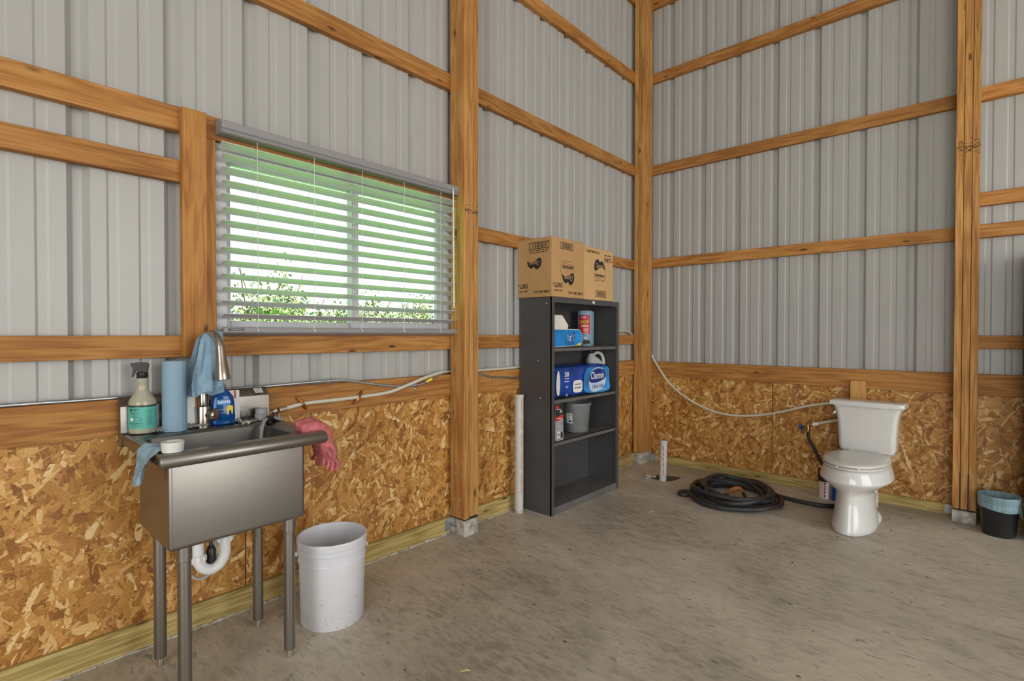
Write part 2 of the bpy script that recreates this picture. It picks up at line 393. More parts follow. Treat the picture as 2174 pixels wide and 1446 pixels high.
def siding(parent, tofun, s0, s1, z0, z1, phase, holes=()):
    """corrugated steel sheets, three pans each: major ribs 12 in apart, two minor ribs between"""
    sp = .3048; k0 = math.floor((s0-phase)/(3*sp)); a = phase+k0*3*sp
    while a < s1:
        b = a+3*sp; pr = []
        for i in range(-1, 4):
            m = a+i*sp
            for ds, d in ((-.034, 0), (-.014, .028), (.014, .028), (.034, 0)): pr.append((m+ds, d))
            for q in (sp/3, 2*sp/3):
                for ds, d in ((-.020, 0), (-.012, .0042), (.012, .0042), (.020, 0)): pr.append((m+q+ds, d))
        pr.sort()
        def dep(s):
            for (p, d), (p2, d2) in zip(pr, pr[1:]):
                if p <= s <= p2: return d+(d2-d)*((s-p)/(p2-p) if p2 > p else 0)
            return 0
        lo, hi = max(a, s0), min(b, s1)
        ss = sorted({lo, hi, *[p for p, d in pr if lo < p < hi], *[h for H in holes for h in H[:2] if lo < h < hi]})
        if len(ss) < 2: a = b; continue
        bm = B()
        lap = .0012
        for p, q in zip(ss, ss[1:]):
            if q-p < 1e-5: continue
            zz = [(z0, z1)]
            for (h0, h1, hz0, hz1) in holes:
                if p >= h0-1e-6 and q <= h1+1e-6:
                    zz = [(z0, hz0), (hz1, z1)]
            e = lap if p >= b-1e-6 else 0
            for u, v in zz:
                bm.faces.new([bm.verts.new(tofun(s, dep(s)-e, z)) for s, z in ((p, u), (q, u), (q, v), (p, v))])
        bmesh.ops.remove_doubles(bm, verts=bm.verts, dist=1e-5)
        part(parent, 'metal_panel', bm, 'siding', smooth=True, ang=20)
        a = b

WIN = (-3.845, -2.500, 1.237, 2.074)          # window opening in the left wall: y0, y1, z0, z1
WIN2 = (-7.35, -6.25, 1.237, 2.074)
wl = structure('wall_left'); wb = structure('wall_back'); wr = structure('wall_right'); wk = structure('wall_rear')
siding(wl, lambda s, d, z: (-.038-d, s, z), YR, .04, 0, ZC, -3.690, [WIN, WIN2])
siding(wb, lambda s, d, z: (s, .038+d, z), -.04, XR, 0, ZC, .257)
# right and rear walls, each with one tall open doorway
siding(wr, lambda s, d, z: (XR+d, s, z), YR, .04, 0, ZC, -4.75, [(-4.75, -.85, 0, 3.65)])
siding(wk, lambda s, d, z: (s, YR-d, z), 0, XR, 0, ZC, 2.8, [(2.8, 7.2, 0, 3.65)])
bm = B(); box(bm, -.14, XR+.1, YR-.1, .14, ZC, ZC+.05)
c_ = solo('ceiling', '', '', bm, 'siding', smooth=False, loc=(0, 0, 0)); del c_['label'], c_['category']; c_['kind'] = 'structure'

def girt(parent, x0, x1, y0, y1, z0, z1, mat, name='girt', bev=.002):
    bm = B(); box(bm, x0, x1, y0, y1, z0, z1, bev, 1); return part(parent, name, bm, mat)
T = .038
# left wall girts
for (y0, y1, z0, z1) in ((YR, WIN2[0]-.04, 1.868, 1.957), (WIN2[1]+.04, -3.887, 1.868, 1.957), (-2.49, -.0, 1.860, 1.949), (YR, 0, 1.148, 1.237), (YR, -2.49, 2.076, 2.174),
                         (YR, -4.9, 2.759, 2.858), (-4.9, 0, 2.759, 2.858), (YR, 0, 3.640, 3.738), (YR, 0, 4.392, 4.481)):
    girt(wl, -T, 0, y0, y1, z0, z1, 'lumber_Y')
for (y0, y1) in ((YR, -4.95), (-4.95, -2.46), (-2.46, 0)): girt(wl, -T, 0, y0, y1, .855, .993, 'lumber_Y', 'chair_rail')
girt(wl, 0, T, -3.984, -3.894, 1.150, 2.166, 'lumber_Z', 'stud')
girt(wl, -.105, -.001, -3.886, -3.847, 1.237, 2.076, 'lumber_Z', 'trimmer')
girt(wl, -.105, -T, -3.885, -2.46, 2.076, 2.114, 'lumber_Y', 'window_header')
girt(wl, -.105, -T, -3.885, -2.46, 1.199, 1.237, 'lumber_Y', 'window_sill_board')
# back wall girts
for (x0, x1, z0, z1) in ((0, 2.386, 1.886, 1.975), (2.386, XR, 1.888, 1.977), (0, 2.386, 2.790, 2.880), (2.386, XR, 2.796, 2.888), (0, XR, 3.675, 3.766), (0, XR, 4.392, 4.481),
                         (2.40, XR, 2.100, 2.190), (2.40, XR, 1.148, 1.237)):
    girt(wb, x0, x1, 0, T, z0, z1, 'lumber_X')
for (x0, x1) in ((0, 2.386), (2.386, 5.0), (5.0, XR)): girt(wb, x0, x1, 0, T, .838, .979, 'lumber_X', 'chair_rail')
girt(wb, 1.731, 1.829, -T, 0, .12, .894, 'post_lumber_Z', 'nailing_block')
# treated skirt boards
bl = structure('baseboard_left'); bb = structure('baseboard_back')
for (y0, y1) in ((YR, -4.9), (-4.9, -2.46), (-2.46, 0)): girt(bl, -T, 0, y0, y1, 0, .102, 'treated_Y', 'plank', .003)
for (x0, x1) in ((0, 2.386), (2.386, 5.0), (5.0, XR)): girt(bb, x0, x1, 0, T, 0, .072, 'treated_X', 'plank', .003)
# dark gap lines where concrete meets the boards are real fillets of splashed concrete
bm = B()
for i in range(150):
    y = -4.6+i*.031+R.uniform(-.01, .01); h = R.uniform(.002, .011)
    if -2.53 < y < -2.39: continue
    box(bm, -.002, R.uniform(.002, .012), y-.02, y+.02, 0, h)
part(bl, 'concrete_splash', bm, 'concrete')['kind'] = 'stuff'

def strands(parent, name_panel, toF, w0, w1, h0, h1, seed, dens=1.0):
    """OSB sheet: thin board with real overlapping wood strands on its face"""
    F = toF; rng = np.random.default_rng(seed)
    bm = B(); c = [F @ Vector(q) for q in ((w0, h0, -.011), (w1, h1, 0))]
    xs = sorted((c[0].x, c[1].x)); ys = sorted((c[0].y, c[1].y)); zs = sorted((c[0].z, c[1].z))
    box(bm, *xs, *ys, *zs); pan = part(parent, name_panel, bm, 'osb_core', smooth=False)
    W, H = w1-w0, h1-h0; n = int(W*H*9500*dens)
    ln = rng.gamma(2.4, .031, n).clip(.012, .165); wd = (ln*rng.uniform(.07, .26, n)).clip(.0022, .034)
    big = rng.random(n) < .02; ln[big] = rng.uniform(.09, .16, big.sum()); wd[big] = rng.uniform(.016, .034, big.sum())
    cx = rng.uniform(w0, w1, n); cy = rng.uniform(h0, h1, n); th = rng.normal(1.25, .85, n)
    tint = rng.beta(2.4, 2.4, n)*.84; dk = rng.random(n) < .12; tint[dk] *= .30; li = rng.random(n) < .10; tint[li] = rng.uniform(.72, .95, li.sum())
    order = np.sort(rng.uniform(.0003, .0030, n)); small = np.argsort(rng.random(n)+ (ln > .1)*.35)
    dep = np.empty(n); dep[small] = order
    tx = rng.normal(0, .016, n); ty = rng.normal(0, .05, n)
    shape = np.array([(-.5, -.5), (.42, -.5), (.5, .1), (.45, .5), (-.40, .5), (-.5, .05)])
    V = np.zeros((n, 6, 3)); jit = rng.uniform(-.09, .09, (n, 6, 2))
    L_ = (shape[None]+jit); lx = L_[:, :, 0]*ln[:, None]; ly = L_[:, :, 1]*wd[:, None]
    cs, sn = np.cos(th)[:, None], np.sin(th)[:, None]
    px = (cx[:, None]+lx*cs-ly*sn).clip(w0, w1); py = (cy[:, None]+lx*sn+ly*cs).clip(h0, h1)
    pz = dep[:, None]+lx*tx[:, None]+ly*ty[:, None]
    pz = pz.clip(.0002, .0045)
    A = np.array(F)[:3]; off = np.array(rootof(parent).location)
    P = np.stack([px, py, pz, np.ones_like(px)], -1) @ A.T - off
    me = bpy.data.meshes.new('strands'); me.vertices.add(n*6); me.vertices.foreach_set('co', P.reshape(-1).astype(np.float32))
    me.loops.add(n*6); me.loops.foreach_set('vertex_index', np.arange(n*6, dtype=np.int32))
    me.polygons.add(n); me.polygons.foreach_set('loop_start', (np.arange(n)*6).astype(np.int32))
    me.update(calc_edges=True)
    at = me.attributes.new('tint', 'FLOAT', 'FACE'); at.data.foreach_set('value', tint.astype(np.float32))
    me.materials.append(MATS['osb_strand'])
    o = bpy.data.objects.new('strands', me); COL.objects.link(o); o.parent = pan; o['kind'] = 'stuff'
FL = frame((-.026, 0, 0), (0, 1, 0), (0, 0, 1)); FB = frame((0, .026, 0), (1, 0, 0), (0, 0, 1))
for i, (a, b) in enumerate(((-6.170, -3.729), (-3.724, -1.283), (-1.278, .02))): strands(wl, 'osb_panel', FL, a, b, .098, .860, 11+i)
for i, (a, b) in enumerate(((-.02, 1.168), (1.173, 3.612))): strands(wb, 'osb_panel', FB, a, b, .068, .842, 21+i, .9 if i else 1)

# ------------------------------------------------------------------ posts
def plies(root, boxes, mat='post_lumber_Z'):
    for b in boxes:
        bm = B(); box(bm, *b, .0025, 1); part(root, 'ply', bm, mat)
def bolt(parent, p, ax, r=.006):
    bm = B(); lathe(bm, [(r, 0), (r, .0025), (r*.6, .0045), (0, .005)], n=12, mat=Vector(ax).to_track_quat('Z', 'Y').to_matrix().to_4x4()); bmesh.ops.translate(bm, vec=Vector(p), verts=bm.verts)
    part(parent, 'bolt', bm, 'galv')
pA = thing('timber_post', 'three-ply timber post on a concrete foot right of the window', 'post', (.065, -2.46, 0))
plies(pA, [(.001, .130, -2.520+i*.0404, -2.4815+i*.0404, .108 if i == 0 else .118, 4.9) for i in range(3)])
bm = B(); box(bm, .001, .128, -2.519, -2.401, 0, .100, .004, 2); part(pA, 'concrete_foot', bm, 'footing')
bm = B(); box(bm, .003, .124, -2.515, -2.404, .100, .119); part(pA, 'bearing_plate', bm, 'asphalt_joint')
for x, z in ((.044, .226), (.096, .227), (.069, .187), (.042, .149), (.094, .150)): bolt(pA, (x, -2.520, z), (0, -1, 0))
for x, z in ((.045, .454), (.098, .452), (.072, .418), (.045, .376), (.105, .378)): bolt(pA, (x, -2.520, z), (0, -1, 0))
def stain(post, F, wd, ht, n, seed):
    rr = random.Random(seed); bm = B()
    for k in range(n):
        x = rr.uniform(0, wd); y = rr.gauss(0, ht); l = rr.uniform(.006, .030); h = rr.uniform(.0012, .005)
        pts = [(x, y), (x+l*.5, y-h*rr.random()), (x+l, y+rr.uniform(-.003, .003)), (x+l*.6, y+h), (x+l*.2, y+h*.8)]
        poly(bm, F, [(min(wd, max(0, a)), b) for a, b in pts], .0004+.00003*k)
    q = part(post, 'scorch_mark', bm, 'scorch', smooth=False); q['kind'] = 'stuff'
stain(pA, frame((.1300, -2.520, 2.008), (0, 1, 0), (0, 0, 1)), .118, .020, 34, 1)
bm = B(); box(bm, .000, .004, -2.565, -2.521, .02, .095); box(bm, .002, .060, -2.5235, -2.5195, .045, .092, .001)
br = part(pA, 'angle_bracket', bm, 'galv'); bolt(pA, (.045, -2.5235, .066), (0, -1, 0), .010)
pB = thing('timber_post', 'three-ply timber post on a concrete foot right of the toilet', 'post', (2.387, -.07, 0))
plies(pB, [(2.326+i*.0410, 2.3648+i*.0410, -.140, -.001, .088, 4.9) for i in range(3)])
bm = B(); box(bm, 2.326, 2.447, -.140, -.001, 0, .078, .004, 2); part(pB, 'concrete_foot', bm, 'footing')
bm = B(); box(bm, 2.330, 2.443, -.136, -.004, .078, .089); part(pB, 'bearing_plate', bm, 'asphalt_joint')
for x in (2.3658, 2.4068):
    bm = B(); box(bm, x-.004, x+.004, -.1415, -.137, .088, .33); part(pB, 'steel_strap', bm, 'black_plastic')
stain(pB, frame((2.326, -.140, 2.473), (1, 0, 0), (0, 0, 1)), .120, .022, 60, 2)
bm = B(); box(bm, 2.285, 2.325, -.004, -.0005, .01, .07); box(bm, 2.322, 2.3255, -.05, -.001, .015, .066); part(pB, 'angle_bracket', bm, 'galv')
pC = thing('timber_post', 'built-up timber post standing in the corner of the two walls', 'post', (.044, -.1, 0))
plies(pC, [(.001, .043, -.200, -.001, .112, 4.9), (.045, .086, -.200, -.001, .112, 4.9)])
bm = B(); box(bm, .001, .085, -.199, -.001, 0, .108, .004, 2); part(pC, 'concrete_foot', bm, 'footing')
bm = B(); box(bm, .086, .090, -.052, -.004, .015, .075); box(bm, .086, .125, -.005, -.0008, .015, .075); part(pC, 'angle_bracket', bm, 'galv')

# ------------------------------------------------------------------ windows
def window(name, W):
    y0, y1, z0, z1 = W; ro = structure(name, (-.08, (y0+y1)/2, z0))
    bm = B(); fx0, fx1 = -.115, -.022; fw_ = .048
    box(bm, fx0, fx1, y0, y0+fw_, z0, z1, .002, 1); box(bm, fx0, fx1, y1-fw_, y1, z0, z1, .002, 1)
    box(bm, fx0, fx1, y0+fw_, y1-fw_, z0, z0+.036, .002, 1); box(bm, fx0, fx1, y0+fw_, y1-fw_, z1-.036, z1, .002, 1)
    part(ro, 'window_frame', bm, 'vinyl')
    ym = y0+(y1-y0)*.515
    for (a, b, xc) in ((y0+fw_, ym+.018, -.092), (ym-.018, y1-fw_, -.062)):
        bm = B(); s = .034 if xc < -.08 else .040; za, zb = z0+.036, z1-.036
        box(bm, xc-.013, xc+.013, a, a+s, za, zb, .002, 1); box(bm, xc-.013, xc+.013, b-s, b, za, zb, .002, 1)
        box(bm, xc-.013, xc+.013, a+s, b-s, za, za+s*.9, .002, 1); box(bm, xc-.013, xc+.013, a+s, b-s, zb-s*.9, zb, .002, 1)
        f = part(ro, 'sash', bm, 'vinyl')
        bm = B(); box(bm, xc-.003, xc+.003, a+s-.004, b-s+.004, za+s*.9-.004, zb-s*.9+.004); part(f, 'pane', bm, 'window_glass', smooth=False)
    for z in (z0+.27*(z1-z0), z0+.73*(z1-z0)):
        bm = B(); box(bm, -.05, -.034, ym-.014, ym+.004, z-.02, z+.02, .004, 2); box(bm, -.036, -.026, ym-.022, ym-.002, z-.004, z+.006, .002, 1); part(ro, 'sash_lock', bm, 'vinyl')
    return ro
window('window_1', WIN); window('window_2', WIN2)

# venetian blind
bd = thing('window_blind', 'open grey slatted venetian blind hanging in front of the window', 'blind', (.04, -3.175, 1.25))
pr = [(.002, 2.096), (.002, 2.166), (.070, 2.146), (.082, 2.141), (.082, 2.112), (.074, 2.106), (.074, 2.102), (.080, 2.098), (.080, 2.094), (.072, 2.090)]
Y0, Y1 = -3.850, -2.5225
bm = B(); loft(bm, [[(x, Y0, z) for x, z in pr], [(x, Y1, z) for x, z in pr]]); part(bd, 'valance', bm, 'rail_grey', ang=25)
zs = [2.061]+[2.013-.0568*i for i in range(13)]
sd = []
for i in range(9):
    u = i/8; sd.append((.009+.050*u, -.017*(1-u)+.0022*math.sin(math.pi*u)))
sp = [(x, z) for x, z in sd]+[(x-.0008, z-.0028) for x, z in sd[::-1]]
for i, z in enumerate(zs):
    j = .004*(1 if i % 2 else -1) + R.uniform(-.001, .001); a, b = Y0+.011+j*.8, -2.513+j
    bm = B(); loft(bm, [[(x, a, z+dz) for x, dz in sp], [(x, b, z+dz) for x, dz in sp]]); part(bd, 'slat', bm, 'slat', ang=30)
pr = [(.008, 1.256), (.058, 1.274), (.062, 1.270), (.062, 1.252), (.056, 1.246), (.014, 1.234), (.008, 1.240)]
bm = B(); loft(bm, [[(x, Y0+.008, z) for x, z in pr], [(x, -2.512, z) for x, z in pr]]); rl = part(bd, 'bottom_rail', bm, 'rail_grey', ang=25)
Fr = frame((.0622, -3.822, 1.2625), (0, 1, 0), (0, 0, 1))
bm = B(); quad(bm, Fr, 0, .062, -.0045, .0045); part(rl, 'maker_plate', bm, 'ink', smooth=False)
bm = text_bm('NORMAN', Fr, .031, 0, .05, .005, .0012); part(rl, 'lettering', bm, 'ink_white', smooth=False)
for y in (-3.700, -3.436, -3.176, -2.912, -2.648):
    bm = B(); tube(bm, [(.0635, y, 2.10), (.0635, y, 1.262)], .0011, 6)
    lathe(bm, [(.003, 0), (.004, .004), (.003, .008)], (.0640, y, 1.255), 8)
    tube(bm, catmull([(.064, y, 1.28), (.066, y-.012, 1.268), (.066, y-.010, 1.276), (.064, y, 1.284)], 5), .0008, 5)
    part(bd, 'lift_cord', bm, 'cord')
    bm = B(); tube(bm, [(.006, y, 2.09), (.006, y, 1.25)], .0008, 5)
    for z in zs: tube(bm, [(.007, y, z-.021), (.0605, y+.001, z-.003)], .0007, 5)
    part(bd, 'ladder_cord', bm, 'cord')
bm = B(); tube(bm, [(.086, -2.574, 2.125), (.090, -2.574, 2.10), (.094, -2.572, 1.42), (.094, -2.572, 1.40)], [.002, .0042, .0042, .003], 8); part(bd, 'tilt_wand', bm, 'cord')

# ------------------------------------------------------------------ sink
sk = thing('utility_sink', 'freestanding stainless steel utility sink on four legs under the window', 'sink', (.33, -3.93, 0))
RX0, RX1, RY0, RY1, RZ = .03, .552, -4.195, -3.645, .866       # rim outline
IX0, IX1, IY0, IY1 = .190, .500, -4.155, -3.735                 # bowl opening
def rrect(x0, x1, y0, y1, r, z, n=5):
    o = []
    for cx, cy, a0 in ((x1-r, y1-r, 0), (x0+r, y1-r, 90), (x0+r, y0+r, 180), (x1-r, y0+r, 270)):
        for k in range(n+1):
            a = math.radians(a0+90*k/n); o.append((cx+r*math.cos(a), cy+r*math.sin(a), z))
    return o
# rim deck with opening (ring loft) and turned-down edge
bm = B()
loft(bm, [rrect(RX0, RX1, RY0, RY1, .012, RZ-.034), rrect(RX0, RX1, RY0, RY1, .012, RZ-.004), rrect(RX0+.003, RX1-.002, RY0+.003, RY1-.003, .011, RZ), rrect(IX0-.006, IX1+.006, IY0-.006, IY1+.006, .030, RZ-.0015), rrect(IX0, IX1, IY0, IY1, .026, RZ-.008)], False, False)
rim = part(sk, 'rim', bm, 'steel_worn', ang=60)
bm = B(); tube(bm, [(.552, RY0, .8435), (.552, RY0+.003, .8435), (.552, RY1-.003, .8435), (.552, RY1, .8435)], [.0205, .0225, .0225, .0205], 28); part(sk, 'rolled_edge', bm, 'steel')
bm = B(); box(bm, .155, .520, -4.163, -3.710, .540, .842, .014, 4)
top = [f for f in bm.faces if f.calc_center_median().z > .838]; bmesh.ops.delete(bm, geom=top, context='FACES'); part(sk, 'bowl_shell', bm, 'steel')
bm = B()
loft(bm, [rrect(IX0, IX1, IY0, IY1, .026, RZ-.008), rrect(IX0+.003, IX1-.003, IY0+.003, IY1-.003, .026, .60), rrect(IX0+.02, IX1-.02, IY0+.02, IY1-.02, .03, .565), rrect(.32, .37, -3.97, -3.92, .02, .556)], False, True)
part(sk, 'bowl_lining', bm, 'steel_worn', ang=60)
bm = B(); pr = [(.018, .82), (.018, 1.004), (.052, .980), (.060, .970), (.062, .872), (.075, .8665), (.062, .82)]
loft(bm, [[(x, -4.198, z) for x, z in pr], [(x, -3.655, z) for x, z in pr]]); bs = part(sk, 'backsplash', bm, 'steel_worn', ang=25)
Fs = frame((.0445, -3.695, .989), (0, 1, 0), (-.82, 0, .57))
bm = B(); quad(bm, Fs, -.017, .017, -.017, .017, .003); st = part(bs, 'sticker', bm, 'label_white', smooth=False)
bm = text_bm('NSF', Fs, 0, -.003, .017, .006, .0036, bold=.02); b2 = B(); outline(b2, Fs, oval(0, -.003, .012, .011), .0015, .0036); merge(bm, b2); merge(bm, text_bm('~', Fs, 0, .012, .026, .004, .0036)); part(bs, 'lettering', bm, 'ink', smooth=False)
Fs2 = frame((.0618, -4.075, .924), (0, 1, 0), (0, 0, 1)); bm = text_bm('INIT', Fs2, 0, 0, .036, .017, .0006); part(bs, 'lettering', bm, 'ink_white', smooth=False)
for (x, y) in ((.478, -3.755), (.176, -3.752), (.172, -4.104), (.478, -4.108)):
    bm = B(); lathe(bm, [(.012, .030), (.0200, .033), (.0205, .040), (.0205, .545)], (x, y, 0), 24); lg = part(sk, 'leg', bm, 'steel')
    bm = B(); lathe(bm, [(.0205, .488), (.0232, .490), (.0232, .548)], (x, y, 0), 24, cap0=False); part(lg, 'collar', bm, 'steel')
    bm = B(); lathe(bm, [(.009, 0), (.0115, .002), (.0115, .028), (.010, .034)], (x, y, 0), 16); part(lg, 'foot', bm, 'chrome')
# waste trap
tr = B(); tx = .30
tube(tr, [(tx, -4.015, .545), (tx, -4.015, .425)], .0195, 20)
tube(tr, catmull([(tx, -4.015, .430), (tx, -4.013, .400), (tx, -3.996, .370), (tx, -3.9685, .358), (tx, -3.941, .370), (tx, -3.924, .400), (tx, -3.922, .430), (tx, -3.922, .50)], 6), .0195, 20)
tp = part(sk, 'drain_trap', tr, 'pvc_white')
for y, z in ((-4.015, .412), (-3.922, .462), (-4.015, .525)):
    bm = B(); lathe(bm, [(.020, -.012), (.0255, -.011), (.0255, .010), (.023, .013), (.020, .014)], (tx, y, z), 20)
    for k in range(10):
        a = 2*math.pi*k/10; lathe(bm, [(.003, -.010), (.003, .009)], (tx+.0258*math.cos(a), y+.0258*math.sin(a), z), 6)
    part(tp, 'slip_nut', bm, 'pvc_white')
bm = B(); tube(bm, [(tx, -3.922, .46), (tx, -3.922, .545)], .017, 20); part(tp, 'tailpiece', bm, 'pvc_white')
bm = B(); lathe(bm, [(.010, .375), (.0165, .380), (.0170, .425), (.010, .440), (.006, .445), (.006, .545)], (.285, -3.966, 0), 18); part(tp, 'hose_weight', bm, 'black_plastic')
bm = B(); tube(bm, catmull([(.25, -4.03, .42), (.26, -4.035, .36), (.27, -4.01, .325), (.275, -3.98, .325), (.28, -3.955, .345), (.284, -3.95, .40), (.284, -3.95, .53)], 6), .0055, 10); part(sk, 'spray_hose', bm, 'ink_grey')
# faucet
FX, FY = .090, -3.930
bm = B(); lathe(bm, [(.031, .8655), (.031, .870), (.0275, .873), (.0275, .945), (.0265, .949), (.020, .951), (.0170, .955), (.0170, 1.0)], (FX, FY, 0), 28)
fc = part(sk, 'faucet', bm, 'brushed_nickel')
d = Vector((.140, .022, 0)); arc = [Vector((FX, FY, .99)), Vector((FX, FY, 1.10)), Vector((FX, FY, 1.170))]
for k in range(1, 9):
    a = math.pi*k/8*.93; arc.append(Vector((FX, FY, 1.170))+d*(.5-.5*math.cos(a))*.97+Vector((0, 0, .074*math.sin(a))))
bm = B(); tube(bm, catmull(arc, 4), .0160, 20); part(fc, 'spout', bm, 'brushed_nickel')
e1 = arc[-1]; dr = (arc[-1]-arc[-2]).normalized()*.5+Vector((0, 0, -1))*.75; dr.normalize()
hp = [e1+dr*s for s in (-.01, .004, .03, .062, .092, .116, .124, .1245)]
bm = B(); tube(bm, hp, [.0162, .0172, .0178, .0210, .0245, .0265, .0258, .021], 24); part(fc, 'spray_head', bm, 'brushed_nickel')
hd = Vector((.86, -.08, .0)).normalized(); hd = Vector((.72, .62, .05)).normalized()
ho = Vector((FX, FY, .912)); hm = hd.to_track_quat('Z', 'Y').to_matrix().to_4x4()
bm = B(); lathe(bm, [(.019, .015), (.020, .030), (.0225, .034), (.0245, .040), (.0245, .054), (.022, .058), (0, .0595)], ho, 24, mat=hm); part(fc, 'handle', bm, 'brushed_nickel')
# braided supply line hanging in the basin corner
bm = B(); tube(bm, catmull([(.012, -3.610, .880), (.035, -3.600, .872), (.050, -3.608, .835), (.055, -3.63, .80)], 7), .006, 10); part(sk, 'supply_line', bm, 'chrome')
bm = B(); tube(bm, catmull([(.185, -3.655, .872), (.195, -3.690, .884), (.215, -3.725, .886), (.240, -3.752, .872), (.275, -3.775, .82), (.32, -3.78, .72)], 7), .007, 10)
part(sk, 'basin_hose', bm, 'ink_grey')
bm = B(); tube(bm, catmull([(.170, -3.663, .868), (.185, -3.690, .880), (.205, -3.715, .884), (.222, -3.735, .874)], 6), [.004]+[.014]*17+[.004], 10); part(sk, 'hose_grip', bm, 'black_rubber')

# ------------------------------------------------------------------ things on the sink
DZ = .8665
sb = thing('spray_bottle', 'clear spray bottle with a teal label and black trigger on the sink', 'bottle', (.074, -4.132, DZ))
def at_(o, pts): return [(x, z) for x, z in pts]
cx, cy = .074, -4.132
bm = B(); lathe(bm, [(.036, DZ), (.043, DZ+.004), (.0445, DZ+.015), (.0445, DZ+.118), (.041, DZ+.130), (.026, DZ+.152), (.0195, DZ+.165), (.019, DZ+.192), (.0215, DZ+.196), (.0215, DZ+.206), (.016, DZ+.212)], (cx, cy, 0), 32); part(sb, 'bottle', bm, 'bottle_clear')
va = math.atan2(-4.644-cy, 2.431-cx)-.18
def wrapf(r, z0):
    def f(q): a = va+q.x/r; return Vector((cx+(r+q.z)*math.cos(a), cy+(r+q.z)*math.sin(a), z0+q.y))
    return f
def band(bm, r, z0, z1, a0, a1, n=24):
    A = [[bm.verts.new((cx+r*math.cos(a0+(a1-a0)*k/n), cy+r*math.sin(a0+(a1-a0)*k/n), z)) for k in range(n+1)] for z in (z0, z1)]
    for k in range(n): bm.faces.new((A[0][k], A[0][k+1], A[1][k+1], A[1][k]))
bm = B(); band(bm, .0450, DZ+.022, DZ+.108, va-1.9, va+1.5); lb = part(sb, 'label', bm, 'label_teal')
bm = B(); band(bm, .0452, DZ+.103, DZ+.110, va-1.9, va+1.5); part(lb, 'border', bm, 'label_dark_green')
wf = wrapf(.0453, DZ)
bm = text_bm("MEYER'S", None, -.020, .093, .036, .0105, .0002, wf, bold=.01); merge(bm, text_bm('CLEAN DAY', None, -.018, .081, .034, .0055, .0002, wf, bold=.01)); merge(bm, text_bm('MULTI-SURFACE', None, -.016, .042, .040, .006, .0002, wf, bold=.02))
for k, z in enumerate((.074, .070, .066, .060, .056, .052, .036, .032, .027)): merge(bm, text_bm('~', None, -.014+.006*(k in (3, 4, 5)), z, .028, .0022, .0002, wf))
for k in range(10): merge(bm, text_bm('~', None, .030, .090-.006*k, .02, .0022, .0002, wf))
part(lb, 'lettering', bm, 'label_dark_green', smooth=False)
bm = B(); 
Fc = [wf(Vector((-.028+.0062*math.cos(a), .058+.0062*math.sin(a), .0004))) for a in [2*math.pi*k/16 for k in range(16)]]; bm.faces.new([bm.verts.new(v) for v in Fc]); part(lb, 'round_seal', bm, 'label_white', smooth=False)
tg = Vector((-.38, -.93, 0)).normalized(); td = Vector((0, 0, 1)); ts = tg.cross(td)
def tpt(a, b, c=0): return Vector((cx, cy, DZ))+tg*a+td*b+ts*c
bm = B(); lathe(bm, [(.017, DZ+.208), (.0185, DZ+.210), (.0185, DZ+.230), (.015, DZ+.233)], (cx, cy, 0), 24); part(sb, 'screw_cap', bm, 'black_plastic')
prof = [(-.021, .262), (-.017, .238), (-.013, .230), (.012, .230), (.017, .240), (.034, .256), (.036, .266), (.010, .270), (-.012, .268)]
bm = B(); loft(bm, [[tpt(a, b, -.011) for a, b in prof], [tpt(a*1.0, b, 0.0) for a, b in prof], [tpt(a, b, .011) for a, b in prof]]); bmesh.ops.bevel(bm, geom=[e for e in bm.edges if e.is_manifold and e.calc_face_angle(0) > .6], offset=.002, segments=2, affect='EDGES'); part(sb, 'trigger_head', bm, 'black_plastic')
prof = [(.017, .246), (.030, .250), (.029, .235), (.033, .218), (.030, .213), (.024, .222), (.020, .236)]
bm = B(); loft(bm, [[tpt(a, b, -.007) for a, b in prof], [tpt(a, b, .007) for a, b in prof]]); part(sb, 'trigger', bm, 'black_plastic')

rl_ = thing('paper_towel_roll', 'roll of blue paper shop towels standing on the sink', 'paper towel', (.106, -4.034, DZ))
bm = B(); n = 40; pr = []
for k in range(n+1):
    a = 2*math.pi*k/n + .35; r = .0415 + .0012*(k/n); pr.append((.106+r*math.cos(a), -4.034+r*math.sin(a)))
pr.append((.106+.0385*math.cos(.25), -4.034+.0385*math.sin(.25)))
loft(bm, [[(x, y, DZ) for x, y in pr], [(x, y, DZ+.272) for x, y in pr], [((x-.106)*.45+.106, (y+4.034)*.45-4.034, DZ+.271) for x, y in pr], [((x-.106)*.45+.106, (y+4.034)*.45-4.034, DZ+.2) for x, y in pr]]); part(rl_, 'towels', bm, 'towel_blue')
bm = B(); lathe(bm, [(.0186, DZ+.20), (.0186, DZ+.2712), (.0165, DZ+.2712), (.0165, DZ+.20)], (.106, -4.034, 0), 24); part(rl_, 'cardboard_core', bm, 'cardboard')

